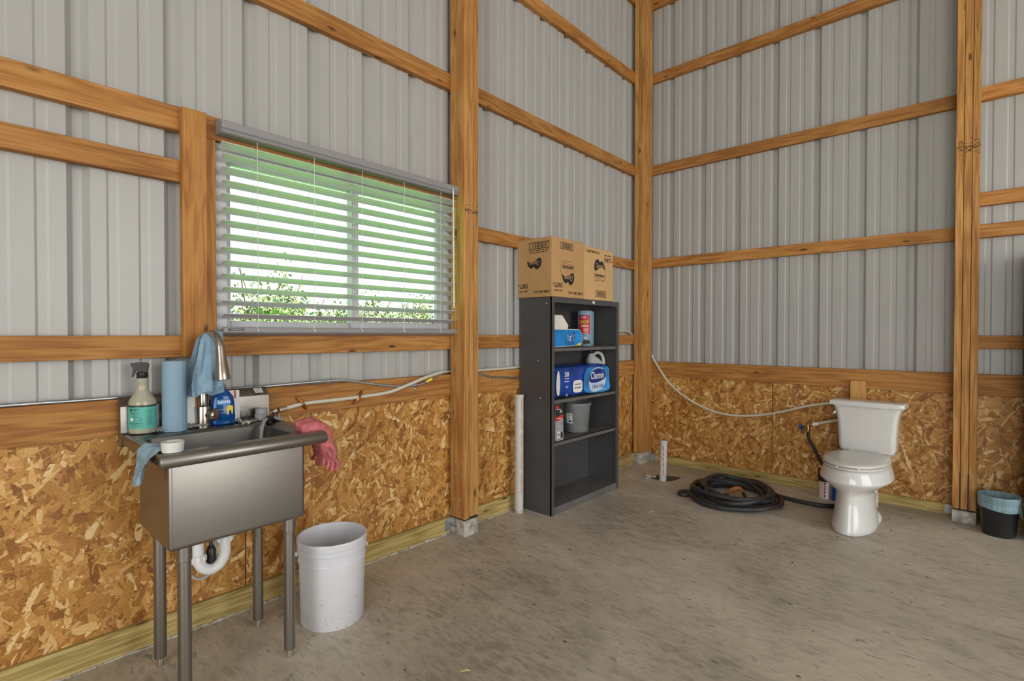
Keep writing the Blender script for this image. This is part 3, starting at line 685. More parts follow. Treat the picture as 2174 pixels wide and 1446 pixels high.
# blue cloth draped over the faucet
def cl(u, v):
    Lp = [(0, -3.943, 1.246), (.18, -3.962, 1.222), (.40, -3.978, 1.155), (.62, -3.996, 1.082), (.8, -4.000, 1.045), (1, -3.994, .998)]
    Rp = [(0, -3.905, 1.258), (.18, -3.884, 1.250), (.40, -3.886, 1.150), (.62, -3.884, 1.080), (.8, -3.884, 1.055), (1, -3.890, 1.032)]
    def ip(T_, t):
        for a, b in zip(T_, T_[1:]):
            if t <= b[0]: q = (t-a[0])/(b[0]-a[0]); q = q*q*(3-2*q)*.4+q*.6; return Vector((0, a[1]+(b[1]-a[1])*q, a[2]+(b[2]-a[2])*q))
        return Vector((0, *T_[-1][1:]))
    s = abs(2*v-1); sgn = 1 if v > .5 else -1
    p = ip(Lp, s)*(1-u)+ip(Rp, s)*u
    x = .145+.010*u + sgn*(.020+.016*min(1, s*2.2)) + .010*math.sin(u*10+s*3)*min(1, s*1.6) + .005*math.sin(u*23-s*7)*s
    if s < .15: x = .145+.010*u+sgn*(.022*s/.15)
    z = p.z - (.035*u if sgn < 0 and s > .4 else 0) - .006*math.sin(u*11)*s
    return Vector((x, p.y + (.03*s if sgn < 0 else 0)*u, z))
bm = B(); grid(bm, cl, 22, 40, .0012); solo('shop_cloth', 'light blue cloth draped over the faucet spout', 'cloth', bm, 'cloth_blue', ang=80)

ds = thing('dish_soap_bottle', 'blue dish soap bottle standing behind the faucet on the sink', 'bottle', (.092, -3.858, DZ))
cx, cy = .092, -3.858
fa = math.atan2(-4.644-cy, 2.431-cx); Rz = Matrix.Rotation(fa+math.pi/2+.10, 4, 'Z'); bc = Vector((cx, cy, 0))
def sec(z, a, b, pw=2.6, n=32): return [bc+Rz @ Vector((x, y, z)) for x, y in oval(0, 0, a, b, n, pw)]
bm = B(); loft(bm, [sec(DZ, .040, .020), sec(DZ+.004, .045, .024), sec(DZ+.03, .047, .026), sec(DZ+.06, .045, .025), sec(DZ+.09, .044, .024), sec(DZ+.115, .040, .022), sec(DZ+.135, .026, .017, 2.2), sec(DZ+.145, .013, .012, 2), sec(DZ+.152, .012, .012, 2)]); part(ds, 'bottle', bm, 'soap_blue')
bm = B(); loft(bm, [sec(DZ+.148, .015, .015, 2), sec(DZ+.163, .014, .014, 2), sec(DZ+.166, .006, .006, 2), sec(DZ+.180, .005, .005, 2)]); part(ds, 'cap', bm, 'clear_plastic')
Fd = Matrix.Translation(bc+Vector((0, 0, DZ))) @ Rz @ Matrix(((1, 0, 0, 0), (0, 0, -1, 0), (0, 1, 0, 0), (0, 0, 0, 1)))
def front(q): 
    b = .0255; yy = b*(max(0, 1-abs(q.x/.046)**2.6))**(1/2.6); return bc+Rz @ Vector((q.x, -(yy+.0006+q.z), DZ+q.y))
def fpatch(bm, pts, lift=0.): bm.faces.new([bm.verts.new(front(Vector((x, y, lift)))) for x, y in pts])
bm = B(); fpatch(bm, oval(.002, .094, .028, .013)); part(ds, 'logo_patch', bm, 'pack_light_blue', smooth=False)
bm = text_bm('DAWN', None, .002, .095, .044, .014, .0008, front, bold=.03); part(ds, 'lettering', bm, 'ink_white', smooth=False)
bm = text_bm('~', None, -.006, .064, .034, .0035, .0004, front); merge(bm, text_bm('~', None, -.002, .050, .03, .003, .0004, front)); part(ds, 'small_print', bm, 'pack_pale', smooth=False)
bm = B(); fpatch(bm, [(.014, .042), (.036, .044), (.037, .075), (.022, .083), (.012, .070)], .0002); part(ds, 'sponge_picture', bm, 'ink_yellow', smooth=False)

pk = thing('plastic_packet', 'white and orange plastic packet leaning on the sink backsplash behind the faucet', 'packet', (.07, -3.965, DZ))
F1 = frame((.084, -3.990, DZ+.001), (0, 1, 0), (-.12, 0, 1))
bm = B(); box(bm, 0, .085, 0, .128, -.004, .004, .002, 1, F1); bd_ = part(pk, 'pouch', bm, 'label_white')
bm = B(); quad(bm, F1, .034, .085, .022, .128, .0046); part(pk, 'orange_panel', bm, 'orange_plastic', smooth=False)
bm = text_bm('~', F1, .05, .06, .010, .006, .0052); part(pk, 'lettering', bm, 'ink_white', smooth=False)
bm = B()
def crumple(u, v): return Vector((.080+.05*v+.006*math.sin(u*30), -4.12+.20*u, DZ+.002+.014*abs(math.sin(u*19+v*7))*(1-v*.6)+.006*math.sin(v*17+u*40)**2))
grid(bm, crumple, 40, 10); solo('plastic_wrapper', 'crumpled clear plastic wrapper lying along the sink backsplash', 'wrapper', bm, 'film', smooth=False)
st2 = thing('flat_sachet', 'thin white sachet with a red edge standing behind the dish soap', 'packet', (.066, -3.80, DZ))
F2 = frame((.072, -3.83, DZ+.001), (0, 1, 0), (-.06, 0, 1)); bm = B(); box(bm, 0, .048, 0, .135, -.002, .002, .001, 1, F2); part(st2, 'sachet', bm, 'label_white')
bm = B(); quad(bm, F2, .026, .034, .10, .133, .0024); part(st2, 'red_edge', bm, 'ink_red', smooth=False)

ss = thing('sink_strainer', 'metal basket strainer lying upside down on the sink ledge', 'strainer', (.105, -3.768, DZ))
bm = B(); lathe(bm, [(.044, 0), (.045, .004), (.042, .009), (.030, .013), (.022, .014)], (.105, -3.768, DZ), 32); bsn = part(ss, 'basket', bm, 'chrome')
bm = B()
for k in range(16):
    a = 2*math.pi*k/16; lathe(bm, [(.0022, 0), (.0022, .003)], (.105+.037*math.cos(a), -3.768+.037*math.sin(a), DZ+.0094), 8)
part(bsn, 'drain_holes', bm, 'black_plastic')
bm = B(); lathe(bm, [(.021, .013), (.022, .016), (.022, .020), (.016, .022)], (.105, -3.768, DZ), 24); part(ss, 'rubber_stopper', bm, 'black_rubber')
bm = B(); lathe(bm, [(.003, .020), (.003, .030), (.0055, .033), (.0055, .040), (0, .043)], (.105, -3.768, DZ), 14); part(ss, 'knob', bm, 'chrome')
pc = thing('pipe_coupling', 'short grey plastic pipe coupling on the sink corner', 'pipe fitting', (.104, -3.705, DZ))
bm = B(); lathe(bm, [(.025, 0), (.0275, .002), (.0275, .026), (.025, .028), (.0225, .028)], (.104, -3.705, DZ), 28); part(pc, 'lower_ring', bm, 'ink_grey')
bm = B(); lathe(bm, [(.0225, .027), (.0245, .029), (.0245, .050), (.021, .051), (.021, .030)], (.104, -3.705, DZ), 28); part(pc, 'upper_ring', bm, 'ink_grey')
bm = B(); lathe(bm, [(.024, 0), (.030, .002), (.0325, .030), (.0325, .034), (.030, .034), (.027, .006), (0, .005)], (.522, -4.150, DZ-.001), 36); solo('ceramic_dish', 'small round white dish on the front corner of the sink', 'dish', bm, 'ceramic_white')

def ragf(u, v):
    # v 0 inside the rim -> 1 hanging end; u across
    P_ = [Vector((.478, -4.140, .868)), Vector((.470, -4.165, .876)), Vector((.462, -4.192, .878)), Vector((.452, -4.212, .858)), Vector((.446, -4.220, .820)), Vector((.440, -4.222, .785)), Vector((.432, -4.222, .752))]
    t = v*(len(P_)-1); i = min(int(t), len(P_)-2); q = t-i; p = P_[i]*(1-q)+P_[i+1]*q
    wdt = .030+.030*math.sin(math.pi*min(1, v*1.1)); a = (u-.5)*2*wdt
    return p+Vector((a*.93, -.006*math.sin(u*10+v*5)-.004*math.sin(u*23), .006*math.sin(u*9+v*4)*(v < .55)+(.018*(u-.3) if v > .6 else 0)*v))
bm = B(); grid(bm, ragf, 18, 30, .0025); solo('cleaning_rag', 'dirty grey-blue rag hanging over the left edge of the sink', 'rag', bm, 'cloth_dirty', ang=80)

def glove(off, tilt, cuffx, name_label, flip=1):
    o = Vector(off); bm = B()
    def q(a, b, c): return o+Vector((a, c, b))
    # cuff lies over the rim, palm and fingers hang down outside
    tube(bm, catmull([q(cuffx, .055, -.095), q(cuffx+.002, .062, -.055), q(.0, .055, -.018), q(0, .020, .004), q(0, -.02, .008), q(0, -.050, .010)], 6), [.020, .022, .023, .024, .024, .025, .026, .026, .026, .027, .027, .027, .027, .027, .028, .028, .028, .028, .028, .029, .029, .029, .029, .029, .028, .027, .026, .025, .024, .022, .02], 14)
    for k, (ax, ln) in enumerate(((-.030, .048), (-.011, .062), (.009, .066), (.028, .056))):
        tube(bm, catmull([q(ax*.8, -.035, .008), q(ax+tilt*.01, -.055, .012), q(ax*1.3+tilt*.03, -.055-ln*.5, .018+.005*k), q(ax*1.4+tilt*.05, -.055-ln, .008+.004*k)], 5), [.0088]*15+[.005], 10)
    tube(bm, catmull([q(.020*flip, -.005, .012), q(.040*flip, -.025, .018), q(.050*flip, -.050, .018), q(.049*flip, -.066, .012)], 5), [.012]*10+[.0105]*5+[.006], 10)
    for v in bm.verts:     # flatten the empty glove
        pass
    bm = remesh(bm, .0026)
    return bm
g1 = glove((.500, -3.622, .815), .35, -.004, '', 1)
solo('rubber_glove', 'worn pink rubber glove draped over the right rim of the sink, nearer the front', 'glove', g1, 'glove_pink', group='pink rubber gloves on the sink', ang=80)
g2 = glove((.437, -3.622, .822), -.2, .012, '', 1)
solo('rubber_glove', 'pink rubber glove behind the other glove on the right rim of the sink', 'glove', g2, 'glove_pink', group='pink rubber gloves on the sink', ang=80)

# ------------------------------------------------------------------ bucket
bk = thing('plastic_bucket', 'empty white five gallon plastic bucket on the floor beside the sink', 'bucket', (.338, -3.500, 0))
c0 = (.338, -3.500, 0)
bm = B(); lathe(bm, [(.126, 0), (.1305, .004), (.137, .27), (.1415, .272), (.1415, .278), (.138, .281), (.1385, .305), (.145, .307), (.145, .313), (.1395, .316), (.140, .328), (.145, .330), (.145, .335), (.140, .338), (.1405, .350), (.1455, .352), (.1465, .362), (.145, .367), (.140, .367), (.1375, .362), (.128, .03), (.126, .012), (0, .010)], c0, 56); part(bk, 'pail', bm, 'bucket_white', ang=50)
bm = B(); lathe(bm, [(.1262, .034), (.120, .020), (.06, .015), (0, .014)], c0, 48, cap0=False); part(bk, 'dried_mud', bm, 'bucket_dirt')
hp = [(.338+.150*math.cos(a), -3.500+.150*math.sin(a), .305-.20*abs(math.sin((a-1.05)))*0) for a in (0,)]
bm = B(); hb = []
for k in range(13):
    a = math.pi*k/12; ax = Vector((.42, .91, 0)).normalized(); pr_ = Vector((-.91, .42, 0)).normalized()
    hb.append(Vector(c0)+ax*(.149*math.cos(a))+pr_*(.151*math.sin(a)*.98)+Vector((0, 0, .300-.16*math.sin(a))))
tube(bm, catmull(hb, 3), .002, 8); part(bk, 'wire_handle', bm, 'galv')
for s in (1, -1):
    bm = B(); lathe(bm, [(.010, 0), (.010, .006), (.006, .009)], Vector(c0)+ax*s*.1425+Vector((0, 0, .300)), 12, mat=(ax*s).to_track_quat('Z', 'Y').to_matrix().to_4x4()); part(bk, 'handle_lug', bm, 'bucket_white')
bm = B()
for k in range(46):
    a = R.uniform(-2.6, .4); z = R.choice([R.uniform(.004, .06), R.uniform(.004, .27)]); r = .1308+.0062*z/.27+.0004; s = R.uniform(.0006, .0022)
    bm.faces.new([bm.verts.new((c0[0]+r*math.cos(a+dx*s/.13), c0[1]+r*math.sin(a+dx*s/.13), z+dz*s*R.uniform(.5, 1.4))) for dx, dz in ((-1, -1), (1, -.6), (.7, 1), (-.8, .7))])
q = part(bk, 'dirt_specks', bm, 'leaf_litter', smooth=False); q['kind'] = 'stuff'

# ------------------------------------------------------------------ plumbing and cable along the left wall
pl = thing('water_pipe', 'clear plastic water pipe with copper clips along the left wall rail', 'pipe', (.02, -3.05, .88))
pts = [(.014, -3.577, .890), (.014, -3.467, .906), (.014, -3.337, .908), (.014, -3.172, .911), (.014, -2.989, .920), (.014, -2.86, .95), (.012, -2.734, .984), (-.010, -2.60, 1.006), (-.020, -2.534, 1.006), (-.020, -2.27, 1.004), (-.020, -2.0, 1.003), (-.020, -1.5, 1.02), (-.018, -1.0, 1.12), (.006, -.65, 1.26), (.018, -.487, 1.276), (.014, -.38, 1.272), (-.012, -.25, 1.255), (-.020, -.12, 1.20), (-.018, -.05, 1.15)]
bm = B(); tube(bm, catmull(pts, 8), .0095, 14); part(pl, 'pipe', bm, 'pex')
for y, tl in ((-3.478, .028), (-3.172, -.03)):
    bm = B(); z = .908
    tube(bm, catmull([(.001, y-tl*.9, z+.030), (.012, y-tl*.55, z+.024), (.024, y-.1*tl, z+.004), (.024, y+.2*tl, z-.006), (.012, y+tl*.6, z-.024), (.001, y+tl*.9, z-.030)], 5), .006, 8); part(pl, 'copper_clip', bm, 'copper')
bm = B(); tube(bm, [(.014, -3.590, .888), (.014, -3.555, .892)], .0135, 16); tube(bm, [(.014, -3.60, .887), (.014, -3.62, .884)], .010, 14); lathe(bm, [(.009, -.016), (.009, .010)], (.014, -3.606, .886), 12)
vv = part(pl, 'shutoff_valve', bm, 'chrome')
bm = B(); tube(bm, [(.016, -3.622, .884), (.020, -3.650, .880)], [.006, .011], 10); tube(bm, [(.02, -3.645, .868), (.022, -3.648, .896)], .006, 8); part(vv, 'valve_handle', bm, 'chrome')
cb = thing('armored_cable', 'flexible steel armored cable clipped along the left wall rail', 'cable', (.01, -3.2, .93))
pts = [(-.012, -5.9, .999), (-.012, -4.514, 1.0), (-.012, -4.366, .999), (-.012, -4.201, .999), (-.010, -3.9, 1.000), (-.008, -3.649, 1.001), (-.004, -3.52, 1.004), (.004, -3.308, 1.008), (.007, -3.242, 1.003), (.008, -3.121, .980), (.008, -2.982, .957), (.008, -2.874, .946), (.008, -2.769, .947), (.008, -2.67, .975), (-.012, -2.56, 1.000), (-.016, -2.40, 1.002), (.0, -2.34, 1.0), (.006, -2.27, .983), (.008, -2.167, .956), (.008, -2.036, .944), (.008, -1.906, .934), (.008, -1.7, .93)]
cp = catmull(pts, 30); cr = [.0068 if (i//1) % 2 else .0060 for i in range(len(cp))]
bm = B(); tube(bm, cp, cr, 10); part(cb, 'steel_jacket', bm, 'galv', ang=80)
for y, z in ((-2.795, .946), (-2.167, .956)):
    bm = B(); tube(bm, catmull([(.010, y-.012, z+.006), (.017, y-.004, z+.006), (.017, y+.006, z+.001), (.008, y+.006, z-.010), (.003, y+.003, z-.016)], 4), .004, 8); lathe(bm, [(.0075, 0), (.0075, .003), (.003, .005)], (.001, y+.002, z-.022), 12, mat=Vector((1, 0, 0)).to_track_quat('Z', 'Y').to_matrix().to_4x4()); part(cb, 'cable_clip', bm, 'galv')
ia = min(range(len(cp)), key=lambda i: (cp[i]-Vector((.008, -2.70, .967))).length)
bm = B(); tube(bm, cp[ia-5:ia+8], .0092, 12); part(cb, 'yellow_tag', bm, 'ink_yellow')
wp = thing('drain_pipe', 'thin dirty white pipe rising along the wall behind the sink legs', 'pipe', (.05, -3.978, 0))
bm = B(); tube(bm, [(.05, -3.978, 0), (.05, -3.980, .46)], .0125, 16); part(wp, 'pipe', bm, 'pvc'); bm = B(); lathe(bm, [(.0128, .02), (.016, .022), (.016, .05), (.0128, .052)], (.05, -3.978, .40), 16); part(wp, 'coupling', bm, 'pvc')

# ------------------------------------------------------------------ bookcase and contents
bc_ = thing('steel_bookcase', 'dark grey steel bookcase with three shelves standing against the left wall', 'bookcase', (.155, -1.431, 0))
bx0, bx1, by0, by1, bz = .015, .298, -1.872, -.990, 1.500; th = .003
for y0, y1 in ((by0, by0+th), (by1-th, by1)):
    bm = B(); box(bm, bx0, bx1, y0, y1, 0, bz); part(bc_, 'side_panel', bm, 'case_grey', smooth=False)
for y0, y1 in ((by0, by0+.030), (by1-.030, by1)):
    bm = B(); box(bm, bx1-.014, bx1+.001, y0, y1, 0, bz, .0012, 1); part(bc_, 'front_stile', bm, 'case_grey')
bm = B(); box(bm, bx0, bx0+th, by0+th, by1-th, 0, bz); part(bc_, 'back_panel', bm, 'case_grey', smooth=False)
bm = B(); box(bm, bx0, bx1, by0+.001, by1-.001, bz-.004, bz); box(bm, bx1-.013, bx1+.0005, by0+.030, by1-.030, bz-.038, bz, .0012, 1); hd_ = part(bc_, 'top_panel', bm, 'case_grey')
Fh = frame((bx1+.0006, -1.36, bz-.018), (0, 1, 0), (0, 0, 1)); bm = B(); quad(bm, Fh, -.016, .016, -.008, .008); part(hd_, 'maker_label', bm, 'label_white', smooth=False)
for z in (1.150, .790, .495):
    bm = B(); box(bm, bx0+th, bx1-.012, by0+.006, by1-.006, z-.004, z); box(bm, bx1-.030, bx1-.012, by0+.006, by1-.006, z-.026, z, .0015, 1); part(bc_, 'shelf', bm, 'case_shelf')
bm = B(); box(bm, bx0+th, bx1-.012, by0+.006, by1-.006, .046, .050); box(bm, bx1-.013, bx1+.0005, by0+.030, by1-.030, 0, .051, .0012, 1); part(bc_, 'bottom_shelf', bm, 'case_shelf')
for x, z in ((.25, 1.455), (.18, 1.06), (.2, .80)):
    bm = B(); lathe(bm, [(.004, 0), (.003, .002), (0, .0024)], (x, by0, z), 10, mat=Vector((0, -1, 0)).to_track_quat('Z', 'Y').to_matrix().to_4x4()); part(bc_, 'screw', bm, 'label_white')
for x in (.03, .275):
    bm = B(); box(bm, x-.008, x+.008, by1-.006, by1-th, .06, 1.45); part(bc_, 'shelf_track', bm, 'case_grey')

def barcode(bm, F, cx, cy, wd, ht, seed, lift=.0006):
    rr = random.Random(seed); t = wd*.03
    outline(bm, F, [(cx-wd/2, cy-ht/2), (cx+wd/2, cy-ht/2), (cx+wd/2, cy+ht/2), (cx-wd/2, cy+ht/2)], t, lift)
    x = cx-wd*.40
    while x < cx+wd*.38:
        b = rr.uniform(.006, .03)*wd; quad(bm, F, x, x+b, cy-ht*.38, cy+ht*.38, lift); x += b+rr.uniform(.008, .03)*wd
def logo(bmk, bmw, F, cx, cy, s, tail=True):
    blob = [(-.50, -.30), (-.52, .05), (-.40, .38), (-.15, .50), (.02, .30), (.20, .42), (.42, .20), (.50, -.18), (.25, -.06), (-.1, -.18), (-.32, -.36)]
    big = [(x*1.12, y*1.18) for x, y in blob]
    bl2 = [p[:2] for p in catmull([(x*s+cx, y*s*.72+cy, 0) for x, y in blob], 4, True)]
    poly(bmk, F, bl2, .0006)
    merge(bmw, text_bm('Charmin', F, cx-.02*s, cy+.02*s, .72*s, .26*s, .0012, shear=.3))
    if tail:
        cl = catmull([(x*s+cx, y*s+cy, 0) for x, y in ((-.50, -.28), (-.46, -.62), (-.1, -.66), (.35, -.74), (.56, -.62), (.60, -.25), (.50, -.10))], 4)
        outline(bmk, F, [p[:2] for p in cl], .018*s, .0006, False)
        merge(bmk, text_bm('enjoy the go', F, cx+.05*s, cy-.46*s, .72*s, .12*s, .0008))
def carton(name, label, x0, x1, y0, y1, z0, z1, mat, faces):
    ro = thing(name, label, 'box', ((x0+x1)/2, (y0+y1)/2, z0), 'cardboard cartons on the bookcase')
    bm = B(); box(bm, x0, x1, y0, y1, z0, z1, .003, 1); body = part(ro, 'carton_body', bm, mat)
    bm = B(); box(bm, (x0+x1)/2-.001, (x0+x1)/2+.001, y0+.004, y1-.004, z1-.0003, z1+.0006); part(ro, 'flap_seam', bm, 'ink_soft')
    for f, flip, kind in faces:
        u = (0, 1, 0) if f == '+x' else (1, 0, 0); o = (x1, y0, z0) if f == '+x' else (x0, y0, z0); Wd = (y1-y0) if f == '+x' else (x1-x0); Hh = z1-z0
        F = frame(o, u, (0, 0, 1))
        if flip: F = F @ Matrix.Translation((Wd, Hh, 0)) @ Matrix.Rotation(math.pi, 4, 'Z')
        k = B(); wt = B()
        merge(k, text_bm('24 FAMILY MEGA ROLLS', F, Wd*.28, Hh*.915, Wd*.46, Hh*.048, bold=.02))
        merge(k, text_bm('59877', F, Wd*.80, Hh*.80, Wd*.24, Hh*.085, bold=.02)); merge(k, text_bm('1', F, Wd*.945, Hh*.785, Wd*.02, Hh*.04))
        merge(k, text_bm('~', F, Wd*.74, Hh*.89, Wd*.09, Hh*.035, bold=.02)); merge(k, text_bm('~', F, Wd*.88, Hh*.895, Wd*.11, Hh*.035, bold=.02))
        if kind == 'full':
            logo(k, wt, F, Wd*.52, Hh*.66, Wd*.36); merge(k, text_bm('BATHROOM TISSUE', F, Wd*.52, Hh*.475, Wd*.34, Hh*.05, bold=.03)); barcode(k, F, Wd*.56, Hh*.125, Wd*.36, Hh*.11, 3)
            so_ = text_bm('~', F, Wd*.52, Hh*.38, Wd*.34, Hh*.02); part(body, 'faint_print', so_, 'ink_soft', smooth=False)
        else:
            logo(k, wt, F, Wd*.50, Hh*.42, Wd*.40, False); barcode(k, F, Wd*.36, Hh*.13, Wd*.56, Hh*.105, 5)
            merge(k, text_bm('~', F, Wd*.38, Hh*.245, Wd*.5, Hh*.022)); merge(k, text_bm('~', F, Wd*.40, Hh*.21, Wd*.6, Hh*.022))
        part(body, 'print', k, 'ink', smooth=False); part(body, 'lettering', wt, 'cardboard_lit', smooth=False)
carton('cardboard_carton', 'brown tissue carton with upside-down print, on the bookcase nearest the window', -.004, .306, -1.884, -1.497, 1.5005, 1.908, 'cardboard', [('+x', True, 'full'), ('-y', True, 'side')])
carton('cardboard_carton', 'tissue carton with upright print, on the bookcase nearest the corner', .0, .304, -1.492, -1.096, 1.5005, 1.893, 'cardboard_lit', [('+x', False, 'full')])

# shelf 1: shop towels, tissue box
sh = thing('shop_towel_pack', 'plastic-wrapped pair of blue shop towel rolls on the top shelf', 'paper towel', (.12, -1.19, 1.150))
for (x, y) in ((.135, -1.232), (.085, -1.130)):
    bm = B(); lathe(bm, [(.054, 1.1505), (.056, 1.153), (.057, 1.425), (.054, 1.428), (.020, 1.428), (.020, 1.36)], (x, y, 0), 32); part(sh, 'towel_roll', bm, 'towel_blue')
bm = B(); cx, cy = .135, -1.232
def wr_(u, v):
    a = -2.9+u*5.2; r = .0595+.0012*math.sin(u*60)*math.sin(v*14); return Vector((cx+r*math.cos(a), cy+r*math.sin(a), 1.152+.285*v+.003*math.sin(u*40)*v))
fa = math.atan2(-4.644-cy, 2.431-cx); va = fa-.05; wf = wrapf(.0585, 1.15)
def wpatch(x0, x1, z0, z1, r, n=10):
    b = B(); A = [[b.verts.new((cx+r*math.cos(va+x/r), cy+r*math.sin(va+x/r), 1.15+z)) for x in [x0+(x1-x0)*k/n for k in range(n+1)]] for z in (z0, z1)]
    for k in range(n): b.faces.new((A[0][k], A[0][k+1], A[1][k+1], A[1][k]))
    return b
lb = part(sh, 'label', wpatch(-.050, .046, .095, .245, .0578), 'ink_red')
bm = text_bm('SHOP', None, -.004, .188, .080, .030, .0006, wf, bold=.06); part(lb, 'lettering', bm, 'ink', smooth=False)
bm = text_bm('SHOP', None, -.004, .189, .076, .026, .0010, wf, bold=.015); part(lb, 'lettering', bm, 'ink_yellow', smooth=False)
bm = text_bm('ORIGINAL', None, .002, .158, .066, .013, .0006, wf, bold=.02)
for k in range(5): merge(bm, text_bm('~', None, .012, .138-.009*k, .04, .005, .0006, wf))
part(lb, 'lettering', bm, 'ink_white', smooth=False)
bm = B(); bm.faces.new([bm.verts.new(wf(Vector((x, y, .0006)))) for x, y in oval(-.008, .228, .032, .017)]); part(lb, 'logo_oval', bm, 'ink_navy', smooth=False)
bm = text_bm('Scott', None, -.008, .228, .044, .015, .0012, wf, shear=.2); part(lb, 'lettering', bm, 'ink_white', smooth=False)
bm = text_bm('~', None, .006, .066, .024, .020, .0004, wf, bold=.02); part(sh, 'lettering', bm, 'ink_white', smooth=False)
part(sh, 'dark_band', wpatch(-.01, .046, .018, .046, .0576), 'ink')

tb = thing('tissue_box', 'blue rounded tissue box with a white paper tab on the top shelf', 'tissue box', (.2, -1.65, 1.150))
def tsec(x, k=0.):
    o = []
    for a in range(0, 91, 9): o.append((x, -1.505+(.056-k)*math.cos(math.radians(a)), 1.222+(.058-k)*math.sin(math.radians(a))))
    o += [(x, -1.835+k, 1.280-k), (x, -1.835+k, 1.152+k)]
    for a in range(-60, 1, 12): o.append((x, -1.505+(.056-k)*math.cos(math.radians(a)), 1.205+(.058-k)*math.sin(math.radians(a))*.91))
    return o
bm = B(); loft(bm, [tsec(.10), tsec(.258)]); part(tb, 'box_body', bm, 'card_white', ang=30)
bm = B(); loft(bm, [tsec(.2581, .004), tsec(.2590, .004)]); fp_ = part(tb, 'printed_front', bm, 'tub_blue', ang=30)
Ft = frame((.2592, -1.60, 1.215), (0, 0, -1), (0, 1, 0))
bm = B(); poly(bm, Ft, [p[:2] for p in catmull([(-.05, .045, 0), (-.02, .055, 0), (.03, .045, 0), (.052, .03, 0), (.03, .025, 0), (-.03, .022, 0)], 4, True)], .0003); part(fp_, 'logo_patch', bm, 'ink_navy', smooth=False)
bm = text_bm('Charmin', Ft, -.002, .040, .060, .016, .0008, shear=.3); merge(bm, text_bm('Soft', Ft, .004, -.005, .034, .020, .0005, bold=.02)); merge(bm, text_bm('~', Ft, -.018, .014, .018, .010, .0005)); merge(bm, text_bm('~', Ft, 0, -.032, .05, .006, .0005)); part(fp_, 'lettering', bm, 'ink_white', smooth=False)
bm = B(); Fy = frame((.2592, -1.49, 1.165), (0, 1, 0), (0, 0, 1)); poly(bm, Fy, [(-.045, -.006), (.02, -.006), (.03, .012), (.0, .016), (-.02, .006)], .0003); part(fp_, 'yellow_corner', bm, 'ink_yellow', smooth=False)
bm = B(); ps = [(-1.84, 1.279), (-1.84, 1.378), (-1.672, 1.378), (-1.598, 1.305), (-1.608, 1.279)]
loft(bm, [[(.228, y, z) for y, z in ps], [(.238, y, z+.001) for y, z in ps]]); part(tb, 'paper_tab', bm, 'card_white', smooth=False)

# shelf 2: toilet paper pack, jug
tpk = thing('toilet_paper_pack', 'large blue plastic pack of toilet paper rolls on the middle shelf', 'toilet paper', (.155, -1.48, .790))
def tp(u, v, w): pass
bm = B(); rings = []
for k in range(15):
    t = k/14; y = -1.840+t*.735; s = 1-.10*(abs(2*t-1)**8); wv = .004*math.sin(t*math.pi*12)
    rings.append([(.155+(.131+wv)*s*math.copysign(abs(math.cos(a))**.32, math.cos(a)), y, .904+(.112+wv*.6)*s*math.copysign(abs(math.sin(a))**.32, math.sin(a))) for a in [2*math.pi*q/28 for q in range(28)]])
loft(bm, rings); 
for v in bm.verts: v.co.z = max(v.co.z, .791)
body = part(tpk, 'wrapped_rolls', bm, 'pack_blue', ang=70)
Fp = frame((.2915, -1.840, .791), (0, 1, 0), (0, 0, 1))
def pp(bm, pts, l=.0006): poly(bm, Fp, pts, l)
bm = B(); pp(bm, [p[:2] for p in catmull([(.40, .02, 0), (.70, .015, 0), (.715, .10, 0), (.70, .195, 0), (.56, .20, 0), (.40, .195, 0), (.36, .10, 0)], 4, True)]); part(body, 'light_panel', bm, 'pack_light_blue', smooth=False)
bm = B(); pp(bm, [p[:2] for p in catmull([(.455, .03, 0), (.55, .018, 0), (.645, .06, 0), (.665, .12, 0), (.62, .185, 0), (.54, .20, 0), (.46, .17, 0), (.43, .10, 0)], 4, True)], .0010); part(body, 'cloud_badge', bm, 'pack_pale', smooth=False)
bm = B(); pp(bm, [p[:2] for p in catmull([(.435, .10, 0), (.53, .085, 0), (.655, .115, 0), (.63, .175, 0), (.54, .192, 0), (.46, .165, 0)], 4, True)], .0014); part(body, 'logo_patch', bm, 'ink_navy', smooth=False)
bm = text_bm('Charmin', Fp, .545, .140, .18, .055, .0020, shear=.25, bold=.01); merge(bm, text_bm('30', Fp, .150, .168, .050, .034, .0010, bold=.02)); merge(bm, text_bm('~', Fp, .15, .138, .05, .010, .0010)); merge(bm, text_bm('~', Fp, .15, .118, .055, .010, .001)); merge(bm, text_bm('FSC', Fp, .15, .080, .03, .014, .001)); merge(bm, text_bm('D', Fp, .15, .022, .018, .018, .001)); merge(bm, text_bm('~', Fp, .63, .028, .09, .008, .001)); part(body, 'lettering', bm, 'ink_white', smooth=False)
bm = text_bm('Ultra Soft', Fp, .55, .058, .15, .030, .0018, bold=.01); part(body, 'lettering', bm, 'ink_navy', smooth=False)
bm = B(); pp(bm, oval(.285, .075, .060, .045, 20, 4)); part(body, 'white_card', bm, 'label_white', smooth=False)
bm = text_bm('~', Fp, .285, .09, .08, .012, .0012); merge(bm, text_bm('~', Fp, .285, .065, .085, .012, .0012)); part(body, 'lettering', bm, 'ink', smooth=False)
bm = B(); pp(bm, [p[:2] for p in catmull([(.035, .04, 0), (.06, .03, 0), (.07, .11, 0), (.06, .19, 0), (.04, .185, 0), (.028, .11, 0)], 4, True)]); part(body, 'torn_window', bm, 'card_white', smooth=False)

